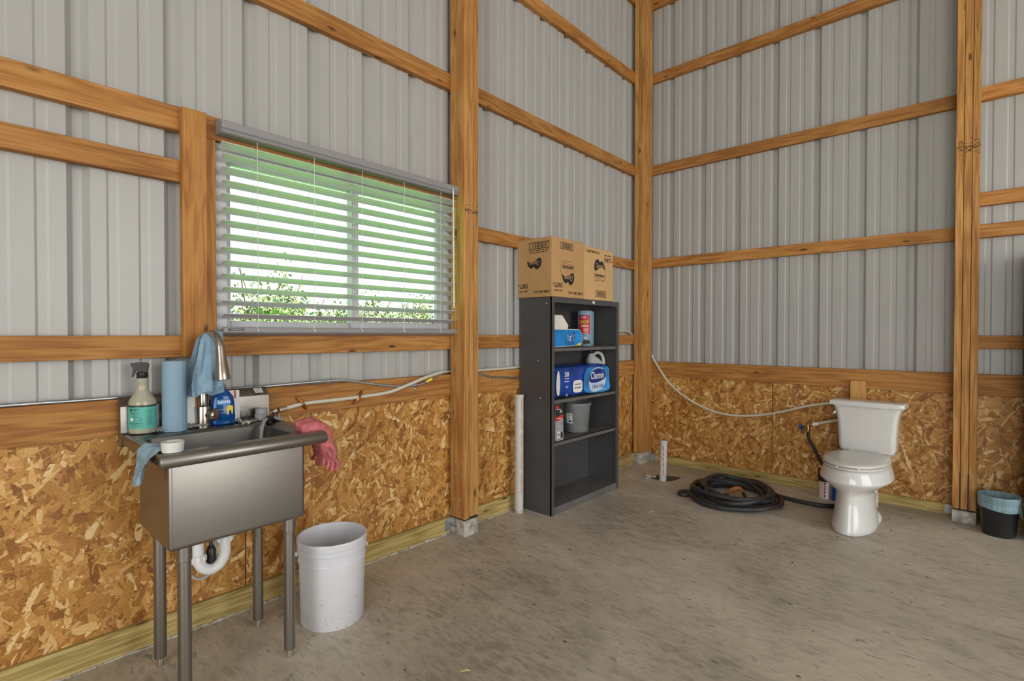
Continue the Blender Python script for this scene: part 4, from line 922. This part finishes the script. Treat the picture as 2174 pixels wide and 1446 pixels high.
jg = thing('plastic_jug', 'translucent white plastic jug behind the toilet paper pack', 'jug', (.125, -1.075, .790))
jm = Matrix.Rotation(-.75, 4, 'Z')
def js(z, a, b, ox=0): return [Vector((.125, -1.075, z))+jm @ Vector((y*1.0, x+ox, 0)) for x, y in oval(0, 0, a, b, 28, 2.8)]
bm = B(); loft(bm, [js(.791, .068, .050), js(.800, .073, .055), js(.97, .073, .055), js(1.005, .070, .053), js(1.045, .050, .042, -.015), js(1.070, .025, .024, -.03), js(1.082, .020, .020, -.03), js(1.092, .020, .020, -.03)]); part(jg, 'jug_body', bm, 'jug_plastic')
bm = B(); tube(bm, catmull([Vector((.125, -1.075, z))+jm @ Vector((0, y, 0)) for y, z in ((-.015, 1.070), (.015, 1.093), (.050, 1.085), (.070, 1.045), (.073, .99), (.066, .95))], 6), .013, 14); part(jg, 'handle', bm, 'jug_plastic')
bm = B(); lathe(bm, [(.021, 1.086), (.0225, 1.088), (.0225, 1.106), (.020, 1.108), (.004, 1.109), (.004, 1.118)], Vector((.125, -1.075, 0))+jm @ Vector((0, -.03, 0)), 20); part(jg, 'cap', bm, 'black_plastic')

# shelf 3: small box, pail
sbx = thing('small_carton', 'small upright black, red and grey box on the lower shelf', 'box', (.225, -1.735, .495))
Fb = Matrix.Translation((.228, -1.742, .4955)) @ Matrix.Rotation(-.10, 4, 'Z')
bm = B(); box(bm, -.042, .042, -.042, .042, 0, .258, .001, 1, Fb); body = part(sbx, 'carton_body', bm, 'ink_grey')
for o, u, Wd in (((.0425, -.042, 0), (0, 1, 0), .084), ((-.042, -.0425, 0), (1, 0, 0), .084)):
    F = Fb @ frame(o, u, (0, 0, 1))
    bm = B(); poly(bm, F, [(.001, .165), (Wd-.001, .185), (Wd-.001, .257), (.001, .257)], .0004); part(body, 'black_panel', bm, 'ink', smooth=False)
    bm = B(); poly(bm, F, [(.001, .135), (Wd-.001, .158), (Wd-.001, .184), (.001, .164)], .0004); poly(bm, F, oval(Wd*.25, .236, .018, .012), .0008); part(body, 'red_stripe', bm, 'ink_red', smooth=False)
    bm = text_bm('30', F, Wd*.66, .205, .026, .018, .001, bold=.02); merge(bm, text_bm('~', F, Wd*.4, .222, .05, .007, .001)); merge(bm, text_bm('~', F, Wd*.45, .158, .04, .009, .001, shear=.2))
    poly(bm, F, [(.020, .02), (.045, .02), (.045, .065), (.020, .065)], .0006); part(body, 'lettering', bm, 'ink_white', smooth=False)
    bm = B(); barcode(bm, F, .0325, .043, .02, .03, 9, .0012); poly(bm, F, oval(.065, .04, .010, .022, 16, 3), .0008); part(body, 'print', bm, 'ink', smooth=False)
    bm = B(); outline(bm, F, oval(Wd*.8, .118, .008, .009), .002, .0008); part(body, 'print', bm, 'ink_red', smooth=False)
pg = thing('grey_pail', 'grey plastic pail with a white sticker on the lower shelf', 'bucket', (.150, -1.372, .495))
pc_ = (.150, -1.372, .4955)
bm = B(); lathe(bm, [(.080, 0), (.090, .004), (.0935, .012), (.108, .200), (.112, .202), (.112, .222), (.110, .225), (.106, .225), (.104, .200), (.088, .014), (0, .010)], pc_, 44); part(pg, 'pail_body', bm, 'pail_grey', ang=50)
cx, cy = pc_[0], pc_[1]; va = math.atan2(-4.644-cy, 2.431-cx)-.62; wf = wrapf(.1025, .4955)
bm = B()
def pailpatch(x0, x1, z0, z1, lift, n=6):
    b = B(); A = [[], []]
    for i, z in enumerate((z0, z1)):
        r = .0935+(z-.012)*(.0145/.188)+lift
        A[i] = [b.verts.new((cx+r*math.cos(va+x/.1), cy+r*math.sin(va+x/.1), .4955+z)) for x in [x0+(x1-x0)*k/n for k in range(n+1)]]
    for k in range(n): b.faces.new((A[0][k], A[0][k+1], A[1][k+1], A[1][k]))
    return b
stp = part(pg, 'sticker', pailpatch(-.03, .034, .075, .150, .0006), 'label_white')
b = pailpatch(-.030, -.014, .075, .150, .0010); part(stp, 'green_edge', b, 'label_teal')
b = pailpatch(.004, .028, .085, .098, .0010); merge(b, pailpatch(.0, .030, .135, .140, .0010)); [merge(b, pailpatch(.0, .026, .108+.007*k, .110+.007*k, .0010)) for k in range(3)]; part(stp, 'print', b, 'ink')
bm = B(); hb = [Vector(pc_)+Vector((-.40*.115*math.cos(a)*1.0, 0, 0)) for a in (0,)]; hb = []
for k in range(13):
    a = math.pi*k/12; ax = Vector((.57, .82, 0)).normalized(); prv = Vector((.82, -.57, 0)).normalized()
    hb.append(Vector(pc_)+ax*(.114*math.cos(a))-prv*(.116*math.sin(a))+Vector((0, 0, .214-.012*math.sin(a))))
tube(bm, catmull(hb, 3), .0022, 8); part(pg, 'wire_handle', bm, 'galv')
bm = B(); box(bm, -.010, .010, -.006, .006, -.016, .012, .003, 2, Matrix.Translation(Vector(pc_)+ax*.113+Vector((0, 0, .212)))); part(pg, 'handle_lug', bm, 'pail_grey')

# ------------------------------------------------------------------ capped pipes
p1 = thing('standpipe', 'tall white plastic drain pipe standing beside the bookcase', 'pipe', (.075, -1.953, 0))
bm = B(); lathe(bm, [(.0305, 0), (.0305, .800)], (.075, -1.953, 0), 28); pb = part(p1, 'pipe', bm, 'pvc')
bm = B(); lathe(bm, [(.0308, .800), (.0322, .802), (.0322, .820), (.0305, .823), (0, .824)], (.075, -1.953, 0), 28, cap0=False); part(p1, 'cap', bm, 'pvc')
cx, cy = .075, -1.953; va = math.atan2(-4.644-cy, 2.431-cx)
def vprint(cx_, cy_, r, off, z0, z1, txt, ht):
    def f(q): a = math.atan2(-4.644-cy_, 2.431-cx_)+off+q.y/r; return Vector((cx_+(r+q.z)*math.cos(a), cy_+(r+q.z)*math.sin(a), (z0+z1)/2+q.x))
    return text_bm(txt, None, 0, 0, z1-z0, ht, .0004, f)
part(pb, 'print', vprint(cx, cy, .0306, .55, .14, .80, '~', .005), 'ink_red', smooth=False)
bm = B(); lathe(bm, [(.0309, 0), (.0312, .012), (.0308, .022)], (cx, cy, 0), 24, cap0=False, cap1=False); part(p1, 'mortar_ring', bm, 'rubble')
p2 = thing('stub_pipe', 'short white pipe stub rising from a broken hole near the corner', 'pipe', (.467, -.545, 0))
Tm = Matrix.Rotation(-.02, 4, 'X') @ Matrix.Rotation(.015, 4, 'Y')
bm = B(); lathe(bm, [(.0300, -.02), (.0300, .320)], (.467, -.545, 0), 28, mat=Tm); pb = part(p2, 'pipe', bm, 'pvc')
bm = B(); lathe(bm, [(.0303, .318), (.0318, .320), (.0318, .336), (.0300, .339), (0, .340)], (.467, -.545, 0), 28, mat=Tm, cap0=False); part(p2, 'cap', bm, 'pvc')
part(pb, 'print', vprint(.470, -.545, .0302, .15, .05, .30, '~', .008), 'ink_red', smooth=False)
bm = B(); poly(bm, frame((.45, -.49, .001), (1, 0, 0), (0, 1, 0)), [p[:2] for p in catmull([(-.10, -.05, 0), (-.02, -.07, 0), (.07, -.05, 0), (.10, .06, 0), (.09, .13, 0), (-.02, .10, 0), (-.10, .06, 0)], 4, True)], .0004)
solo('broken_hole', 'dark broken hole in the slab around the short pipe stub', 'hole', bm, 'soil', smooth=False)
for k, (x, y, s) in enumerate(((.33, -.545, .030), (.365, -.51, .024), (.34, -.60, .018), )):
    bm = B(); bmesh.ops.create_icosphere(bm, subdivisions=2, radius=1)
    for v in bm.verts: v.co = Vector((x+v.co.x*s*1.2+R.uniform(-.2, .2)*s, y+v.co.y*s+R.uniform(-.2, .2)*s, max(0, .45*s+v.co.z*s*.55+R.uniform(-.1, .1)*s)))
    solo('concrete_chunk', ('largest pale lump of broken concrete, farthest left of the short pipe stub', 'mid-sized concrete lump between the largest lump and the pipe stub', 'smallest concrete lump, nearest the camera by the pipe stub')[k], 'rubble', bm, 'rubble', group='broken concrete by the pipe stub', ang=20)

# ------------------------------------------------------------------ water tube along the back wall, valve
wt_ = thing('water_tube', 'clear water tube sagging along the back wall toward the toilet', 'tube', (.9, -.02, .53))
pts = [(.100, -.012, 1.04), (.114, -.016, 1.002), (.283, -.022, .774), (.50, -.022, .626), (.715, -.020, .550), (.897, -.018, .536), (1.088, -.016, .561), (1.269, -.016, .612), (1.439, -.018, .671), (1.593, -.022, .706), (1.72, -.05, .715), (1.80, -.085, .69)]
bm = B(); tube(bm, catmull(pts, 8), .0095, 14); part(wt_, 'tube', bm, 'pex')
vl = thing('hose_valve', 'brass shutoff valve with blue handle and black hose left of the toilet', 'valve', (1.47, -.1, .5))
bm = B(); tube(bm, catmull([(1.53, -.10, .551), (1.60, -.102, .574), (1.66, -.12, .592), (1.71, -.15, .60)], 6), .0105, 14); part(vl, 'feed_tube', bm, 'pex')
bm = B(); tube(bm, [(1.497, -.10, .541), (1.512, -.10, .545), (1.535, -.10, .552)], [.0135, .0150, .0140], 16); part(vl, 'white_collar', bm, 'label_white')
bm = B(); tube(bm, [(1.445, -.10, .520), (1.50, -.10, .542)], .012, 14); tube(bm, [(1.462, -.10, .535), (1.466, -.10, .490)], .0145, 14); tube(bm, [(1.466, -.10, .497), (1.4665, -.10, .480)], .0165, 6); part(vl, 'valve_body', bm, 'brass')
bm = B(); tube(bm, [(1.420, -.10, .512), (1.447, -.10, .520)], .006, 10); part(vl, 'stem', bm, 'black_plastic')
hq = Vector((-.96, 0, -.28)).to_track_quat('Z', 'Y').to_matrix().to_4x4()
bm = B(); rr = []
for k in range(40):
    a = 2*math.pi*k/40; r = .024+.0035*math.cos(5*a); rr.append((r*math.cos(a), r*math.sin(a)))
loft(bm, [[Vector((1.414, -.10, .511))+hq @ Vector((x, y, z)) for x, y in rr] for z in (-.006, .006)]); part(vl, 'blue_handwheel', bm, 'blue_plastic', ang=60)
bm = B(); tube(bm, catmull([(1.466, -.10, .488), (1.468, -.102, .455), (1.480, -.105, .41), (1.507, -.11, .366), (1.535, -.12, .31), (1.565, -.14, .26), (1.60, -.18, .22)], 7), .0115, 14); part(vl, 'black_hose', bm, 'black_rubber')
sp_ = thing('toilet_drain_stub', 'white pipe stub with a black rubber cap behind the toilet', 'pipe', (1.592, -.150, 0))
bm = B(); lathe(bm, [(.0405, 0), (.0405, .135)], (1.592, -.150, 0), 28); pb = part(sp_, 'pipe', bm, 'pvc_white')
bm = B(); lathe(bm, [(.046, .130), (.047, .134), (.047, .215), (.043, .220), (0, .222)], (1.592, -.150, 0), 28); part(sp_, 'rubber_cap', bm, 'black_rubber')
part(pb, 'print', vprint(1.592, -.150, .0407, .0, .012, .125, '~', .02), 'ink_red', smooth=False)
bcn = thing('blue_can', 'small blue can standing behind the toilet pedestal', 'can', (1.668, -.160, 0))
bm = B(); lathe(bm, [(.030, 0), (.033, .003), (.033, .105), (.028, .110)], (1.672, -.165, 0), 24); part(bcn, 'can_body', bm, 'blue_plastic'); bm = B(); lathe(bm, [(.028, .108), (.029, .112), (.029, .118), (0, .119)], (1.672, -.165, 0), 24); part(bcn, 'lid', bm, 'galv')

# ------------------------------------------------------------------ hose coil
hs_ = thing('garden_hose', 'long black rubber hose lying in a loose coil on the floor', 'hose', (1.09, -.62, 0))
vd = Vector((-.316, .949, 0)); vs = Vector((.949, .316, 0)); rr = random.Random(5); pts = []
hc = Vector((1.085, -.615, 0)); turns = 12; prm = [(rr.uniform(.66, 1.02), rr.uniform(.60, .98), rr.uniform(-.05, .05), rr.uniform(-.05, .05)) for _ in range(turns+2)]
for i in range(turns*14):
    a = -2.2+2*math.pi*i/14; k = i/14; j = int(k); q = k-j; q = q*q*(3-2*q)
    A_, B_ = prm[j], prm[j+1]; s = [A_[m]*(1-q)+B_[m]*q for m in range(4)]
    z = .0155+.088*(k/turns)*(.6+.4*math.sin(a*1.0+k)) ; z = max(.0155, z+rr.uniform(-.006, .006))
    pts.append(hc+vs*(.300*s[0]*math.cos(a)+s[2])+vd*(.375*s[1]*math.sin(a)+s[3])+Vector((0, 0, z)))
tail0 = [(.98, -.93, .05), (.86, -.90, .03), (.790, -.845, .018), (.745, -.800, .016), (.735, -.770, .016), (.765, -.755, .016), (.800, -.790, .018), (.815, -.830, .018)]
bm = B(); tube(bm, catmull(pts, 4), .0155, 10); part(hs_, 'coil', bm, 'hose_rubber', ang=80)
bm = B(); tube(bm, catmull([(1.06, -.96, .030), (.95, -.92, .024), (.865, -.855, .018), (.790, -.770, .0155), (.755, -.760, .0155), (.735, -.800, .0155), (.750, -.845, .0155), (.790, -.850, .0155), (.815, -.815, .0155)], 6), .0155, 10); part(hs_, 'loose_end', bm, 'hose_rubber', ang=80)
bm = B(); tube(bm, catmull([(1.10, -.285, .06), (1.20, -.32, .045), (1.288, -.375, .02), (1.40, -.415, .0155), (1.52, -.43, .0155), (1.63, -.42, .0155), (1.715, -.35, .0155), (1.80, -.27, .0155), (1.92, -.25, .0155)], 6), .0155, 10); part(hs_, 'lead_out', bm, 'hose_rubber', ang=80)
bm = B(); tube(bm, catmull([(1.02, -.62, .020), (1.05, -.58, .045), (1.10, -.56, .062), (1.14, -.59, .040)], 5), [.010]*4+[.018]*7+[.012]*5, 12); part(hs_, 'spray_nozzle', bm, 'orange_plastic')
bm = B(); tube(bm, catmull([(1.14, -.59, .038), (1.17, -.64, .028), (1.20, -.70, .02)], 5), .0145, 10); lathe(bm, [(.018, 0), (.020, .012), (.014, .022)], (1.03, -.645, .006), 14); part(hs_, 'hose_tip', bm, 'black_plastic')

# ------------------------------------------------------------------ toilet
TX = 1.862
tl = thing('toilet', 'white two-piece toilet standing loose on the concrete floor', 'toilet', (TX, -.60, 0))
tl.rotation_euler.z = math.radians(-2.6)
def egg(z, a, yb, yf, n=44, pwb=2.6, pwf=2.0, m=.46):
    ym = yb+(yf-yb)*m; o = []
    for k in range(n):
        th_ = 2*math.pi*k/n; cs, sn = math.cos(th_), math.sin(th_)
        pw = pwf if sn > 0 else pwb; x = a*math.copysign(abs(cs)**(2/pw), cs); l = (yf-ym) if sn > 0 else (ym-yb)
        o.append((TX+x, -(ym+l*math.copysign(abs(sn)**(2/pw), sn)), z))
    return o
bm = B()
loft(bm, [egg(0, .112, .47, .912), egg(.006, .122, .46, .925), egg(.03, .121, .46, .922), egg(.10, .110, .455, .900), egg(.17, .101, .45, .880), egg(.225, .099, .44, .872), egg(.250, .108, .43, .880), egg(.272, .140, .41, .900), egg(.295, .172, .395, .922), egg(.314, .193, .385, .938), egg(.322, .1985, .38, .943), egg(.328, .1985, .38, .943), egg(.355, .191, .375, .936), egg(.385, .181, .37, .926), egg(.398, .176, .37, .920), egg(.400, .150, .39, .89)])
part(tl, 'bowl', bm, 'porcelain', ang=70)
bm = B(); loft(bm, [[(TX+x, y, z) for x, y in oval(0, 0, a, b, 24, 3)] for z, a, b in ()] or [egg(z, a, yb, yf, 28) for z, a, yb, yf in ((0, .112, .36, .62), (.015, .115, .355, .62), (.035, .108, .36, .61), (.055, .090, .37, .60))]); part(tl, 'foot_flange', bm, 'porcelain', ang=70)
bm = B(); loft(bm, [[(TX+x, -y, z) for x, y in ((-w, .20), (w, .20), (w*.95, yf), (-w*.95, yf))] for z, w, yf in ((.20, .07, .44), (.30, .10, .44), (.37, .13, .44), (.424, .15, .42))]); bmesh.ops.bevel(bm, geom=list(bm.edges), offset=.015, segments=3, affect='EDGES'); part(tl, 'rear_deck', bm, 'porcelain')
bm = B(); tube(bm, catmull([(TX+.040, -.66, .19), (TX+.066, -.58, .225), (TX+.062, -.49, .18), (TX+.05, -.42, .10), (TX+.035, -.38, .04)], 6), .036, 18); part(tl, 'trapway', bm, 'porcelain')
bm = B(); loft(bm, [egg(.400, .160, .42, .905), egg(.404, .162, .42, .905), egg(.4055, .180, .398, .927), egg(.416, .181, .397, .928), egg(.4185, .176, .40, .924), egg(.419, .160, .42, .905)]); part(tl, 'seat', bm, 'seat_plastic', ang=60)
bm = B(); loft(bm, [egg(.419, .160, .42, .905), egg(.4225, .162, .42, .905), egg(.4235, .179, .397, .926), egg(.426, .1815, .395, .9285), egg(.434, .181, .395, .928), egg(.440, .172, .405, .917), egg(.4425, .12, .46, .85), egg(.443, .04, .56, .72)]); part(tl, 'seat_lid', bm, 'seat_plastic', ang=60)
for s in (-1, 1):
    bm = B(); box(bm, TX+s*.075-.018, TX+s*.075+.018, -.405, -.375, .400, .440, .006, 2); part(tl, 'seat_hinge', bm, 'seat_plastic')
for s in (-.05, .06):
    bm = B(); box(bm, TX+s-.006, TX+s+.006, -.922, -.905, .416, .424, .002, 1); part(tl, 'bumper', bm, 'seat_plastic')
def tank(z, a, y0, y1, r=.03): return [(TX+x, -y, .42+(z-.42)*1.115) for x, y, _ in rrect(-a, a, y0, y1, r, 0, 6)]
bm = B(); loft(bm, [tank(.420, .150, .21, .335), tank(.426, .160, .200, .348), tank(.45, .166, .195, .354), tank(.55, .170, .190, .357), tank(.62, .175, .186, .359), tank(.665, .184, .182, .362), tank(.690, .193, .180, .364), tank(.708, .203, .178, .368)]); part(tl, 'tank', bm, 'porcelain', ang=50)
def lidr(z, k):
    o = []
    for x, y, _ in rrect(-.216-k, .216+k, .165-k, .372+k, .016, 0, 6):
        o.append((TX+x, -(y+(.016*(1-(x/.216)**2) if y > .27 else 0)), z))
    return o
bm = B(); rg = []
n_ = 60
def lid(z, k):
    o = []; a = .217+k
    for i in range(25):
        x = -a+2*a*i/24; o.append((TX+x, -(.372+k+.016*(1-(x/a)**2)), z))
    for i in range(25):
        x = a-2*a*i/24; o.append((TX+x, -(.165-k), z))
    return o
loft(bm, [lid(.738, -.012), lid(.742, -.002), lid(.766, 0), lid(.772, -.002), lid(.775, -.008)]); part(tl, 'tank_lid', bm, 'porcelain', ang=50)
bm = B(); box(bm, TX-.203, TX-.187, -.335, -.300, .665, .695, .004, 2); tube(bm, [(TX-.2, -.315, .68), (TX-.2, -.36, .675)], .006, 10); part(tl, 'flush_lever', bm, 'chrome')
bm = B(); poly(bm, frame((TX-.04, -.62, .4432), (1, 0, 0), (0, 1, 0)), oval(0, 0, .003, .002, 8), .0004); part(tl, 'dirt_spot', bm, 'leaf_litter', smooth=False)

# ------------------------------------------------------------------ waste bin, cabinet
tbn = thing('waste_bin', 'small round black waste bin with a blue liner right of the far post', 'bin', (2.552, -.252, 0))
tc_ = (2.552, -.252, 0)
bm = B(); lathe(bm, [(.072, 0), (.077, .003), (.079, .010), (.096, .232), (.099, .235), (.099, .241), (.0965, .241), (.0765, .010), (0, .008)], tc_, 40); part(tbn, 'bin_body', bm, 'black_plastic', ang=50)
rr = random.Random(3)
def linf(u, v):
    a = 2*math.pi*u; w_ = .0016*math.sin(9*a)+.0012*math.sin(23*a+1)
    P_ = [(.03, .045), (.066, .07), (.080, .15), (.088, .215), (.0935, .244), (.0985, .2485), (.1025, .244), (.1020, .228), (.1012, .210), (.1000, .186), (.0985, .166)]
    t = v*(len(P_)-1); i = min(int(t), len(P_)-2); q = t-i; r = P_[i][0]*(1-q)+P_[i+1][0]*q; z = P_[i][1]*(1-q)+P_[i+1][1]*q
    if t > 9: z += .006*math.sin(2*a+.5)
    return Vector((tc_[0]+(r+w_*(1 if t > 4 else 1.5))*math.cos(a), tc_[1]+(r+w_*(1 if t > 4 else 1.5))*math.sin(a), z))
bm = B(); grid(bm, linf, 72, 30); bmesh.ops.remove_doubles(bm, verts=bm.verts, dist=1e-5); ln_ = part(tbn, 'bin_liner', bm, 'liner_blue', ang=80)
bm = B(); cx, cy = tc_[0], tc_[1]
for k in range(18):
    a0 = -math.pi/2-1.5+k*3.0/17; zc = .190
    def hx(q): a = a0+q.x/.1; return Vector((cx+(.1018+(q.y)*.06)*math.cos(a), cy+(.1018+(q.y)*.06)*math.sin(a), zc+q.y))
    pts = [(.0095*math.cos(math.pi/3*j+math.pi/6), .0115*math.sin(math.pi/3*j+math.pi/6)) for j in range(6)]
    for j in range(6):
        (ax_, ay_), (bx_, by_) = pts[j], pts[(j+1) % 6]
        bm.faces.new([bm.verts.new(hx(Vector(p))) for p in ((ax_, ay_, 0), (bx_, by_, 0), (bx_*.87, by_*.87, 0), (ax_*.87, ay_*.87, 0))])
part(ln_, 'hexagon_print', bm, 'pack_pale', smooth=False)
bm = B()
def tie(u, v): return Vector((2.636+.010*u+.008*v, -.300-.02*u, .215-.07*v+.01*math.sin(u*5)))
grid(bm, tie, 4, 8, .001); part(ln_, 'drawstring', bm, 'liner_blue')
kb = thing('storage_cabinet', 'tall black storage cabinet at the right edge beside the waste bin', 'cabinet', (3.10, -.19, 0))
bm = B(); box(bm, 2.676, 3.56, -.300, -.03, .03, 1.76, .012, 3); body = part(kb, 'cabinet_body', bm, 'black_plastic')
for x0, x1, hx_ in ((2.682, 3.112, 3.08), (3.118, 3.554, 3.14)):
    bm = B(); box(bm, x0, x1, -.326, -.3005, .06, 1.745, .006, 2); dd = part(kb, 'door', bm, 'black_plastic')
    bm = B(); box(bm, hx_-.008, hx_+.008, -.345, -.326, .85, 1.0, .004, 2); part(dd, 'handle', bm, 'chrome')
bm = B(); box(bm, 2.69, 3.54, -.29, -.05, 0, .031); part(kb, 'plinth', bm, 'black_plastic')

# ------------------------------------------------------------------ floor litter
lit = [((.761, -1.339), .055, 'straw', 'pale wood splinter lying on the floor in front of the bookcase', 'wood chip'), ((1.044, -3.36), .045, 'straw', 'pale straw wisp on the floor near the front', 'straw')]
for (x, y), s, mt, lab, cat in lit:
    bm = B()
    for k in range(4):
        a = R.uniform(-.35, .35); p = Vector((x+R.uniform(-.006, .006), y+R.uniform(-.006, .006), .004)); d_ = Vector((math.cos(a+.75), math.sin(a+.75), 0))*s*R.uniform(.5, 1)
        tube(bm, [p-d_*.5, p+d_*.1+Vector((0, 0, .003)), p+d_*.5], [.0012, .0026, .0008], 6)
    solo('splinter' if cat == 'wood chip' else 'straw_wisp', lab, cat, bm, mt)
bm = B()
spots = [(R.uniform(.3, 2.4), R.uniform(-3.9, -.3)) for _ in range(80)]+[(1.9+R.uniform(-.1, .6), R.uniform(-.55, -.2)) for _ in range(18)]+[(.2+R.uniform(0, .5), -2.45+R.uniform(-.5, .4)) for _ in range(22)]+[(.25+R.uniform(0, .3), R.uniform(-1, -.3)) for _ in range(12)]
for x, y in spots:
    s = R.choice([.004, .006, .008, .012]); a = R.uniform(0, 6.28); n_ = 6; h = s*.25
    ring = [Vector((x+s*R.uniform(.5, 1)*math.cos(a+2*math.pi*k/n_), y+.5*s*R.uniform(.5, 1)*math.sin(a+2*math.pi*k/n_), .0005)) for k in range(n_)]
    vs_ = [bm.verts.new(v) for v in ring]; tp_ = bm.verts.new((x, y, .0005+h))
    for k in range(n_): bm.faces.new((vs_[k], vs_[(k+1) % n_], tp_))
o = solo('leaf_crumbs', 'scattered dark leaf crumbs and grit on the concrete floor', 'litter', bm, 'leaf_litter', smooth=False); o['kind'] = 'stuff'

# ------------------------------------------------------------------ shrubs outside the window
def shrub(name, label, x, y, h, rx, nleaf, seed):
    rg_ = np.random.default_rng(seed); ro = thing(name, label, 'shrub', (x, y, -.16), 'shrubs beyond the lawn')
    bm = B()
    for k in range(9):
        a = rg_.uniform(0, 6.28); l = rg_.uniform(.5, 1)*h
        tube(bm, catmull([(x, y, -.16), (x+.25*rx*math.cos(a), y+.25*rx*math.sin(a), .35*l), (x+.6*rx*math.cos(a), y+.6*rx*math.sin(a), .75*l), (x+.8*rx*math.cos(a+.3), y+.8*rx*math.sin(a+.3), l*1.03)], 4), [.035]*4+[.02]*4+[.011]*4+[.004], 6)
    part(ro, 'branches', bm, 'bark')
    cl_ = rg_.normal(0, 1, (46, 3)); cl_ /= np.linalg.norm(cl_, axis=1)[:, None]; cl_ *= (rg_.random((46, 1))**.45); ctr = cl_*np.array([rx, rx, h*.5])+np.array([0, 0, h*.5+.05])
    n = nleaf; base = ctr[rg_.integers(0, 46, n)]+rg_.normal(0, .20, (n, 3)); base[:, 2] = base[:, 2].clip(.0, None)
    s = rg_.uniform(.03, .075, n); u = rg_.normal(0, 1, (n, 3)); u /= np.linalg.norm(u, axis=1)[:, None]; v = np.cross(u, rg_.normal(0, 1, (n, 3))); v /= np.linalg.norm(v, axis=1)[:, None]
    P = np.stack([base-u*s[:, None], base+v*s[:, None]*.45, base+u*s[:, None], base-v*s[:, None]*.45], 1)
    me = bpy.data.meshes.new('foliage'); me.vertices.add(n*4); me.vertices.foreach_set('co', P.reshape(-1).astype(np.float32)); me.loops.add(n*4); me.loops.foreach_set('vertex_index', np.arange(n*4, dtype=np.int32)); me.polygons.add(n); me.polygons.foreach_set('loop_start', (np.arange(n)*4).astype(np.int32)); me.update(calc_edges=True)
    at = me.attributes.new('tint', 'FLOAT', 'FACE'); at.data.foreach_set('value', rg_.random(n).astype(np.float32)); me.materials.append(MATS['leaves'])
    o = bpy.data.objects.new('foliage', me); COL.objects.link(o); o.parent = ro; o['kind'] = 'stuff'
for i, (x, y, h, rx, lab) in enumerate(((-9.5, -.9, 2.15, .9, 'low leafy shrub outside, at the far left of the window'), (-9.2, .25, 2.75, .85, 'tallest leafy shrub outside, left of the window centre'), (-10.2, 1.25, 2.15, .95, 'yellow-green shrub outside, just left of the window meeting rail'),
        (-9.8, 2.55, 2.0, .9, 'low shrub outside, behind the window meeting rail'), (-10.5, 3.9, 2.3, 1.0, 'leafy shrub outside, in the middle of the right pane'), (-10.0, 5.3, 2.35, 1.0, 'leafy shrub outside, at the right end of the window'), (-12.5, -.2, 2.2, 1.3, 'hazy shrub farthest behind, left of the window'), (-13, 3.0, 2.0, 1.5, 'hazy shrub farthest behind, right of the window centre'))):
    shrub('leafy_shrub', lab, x, y, h, rx, 4200, 40+i)
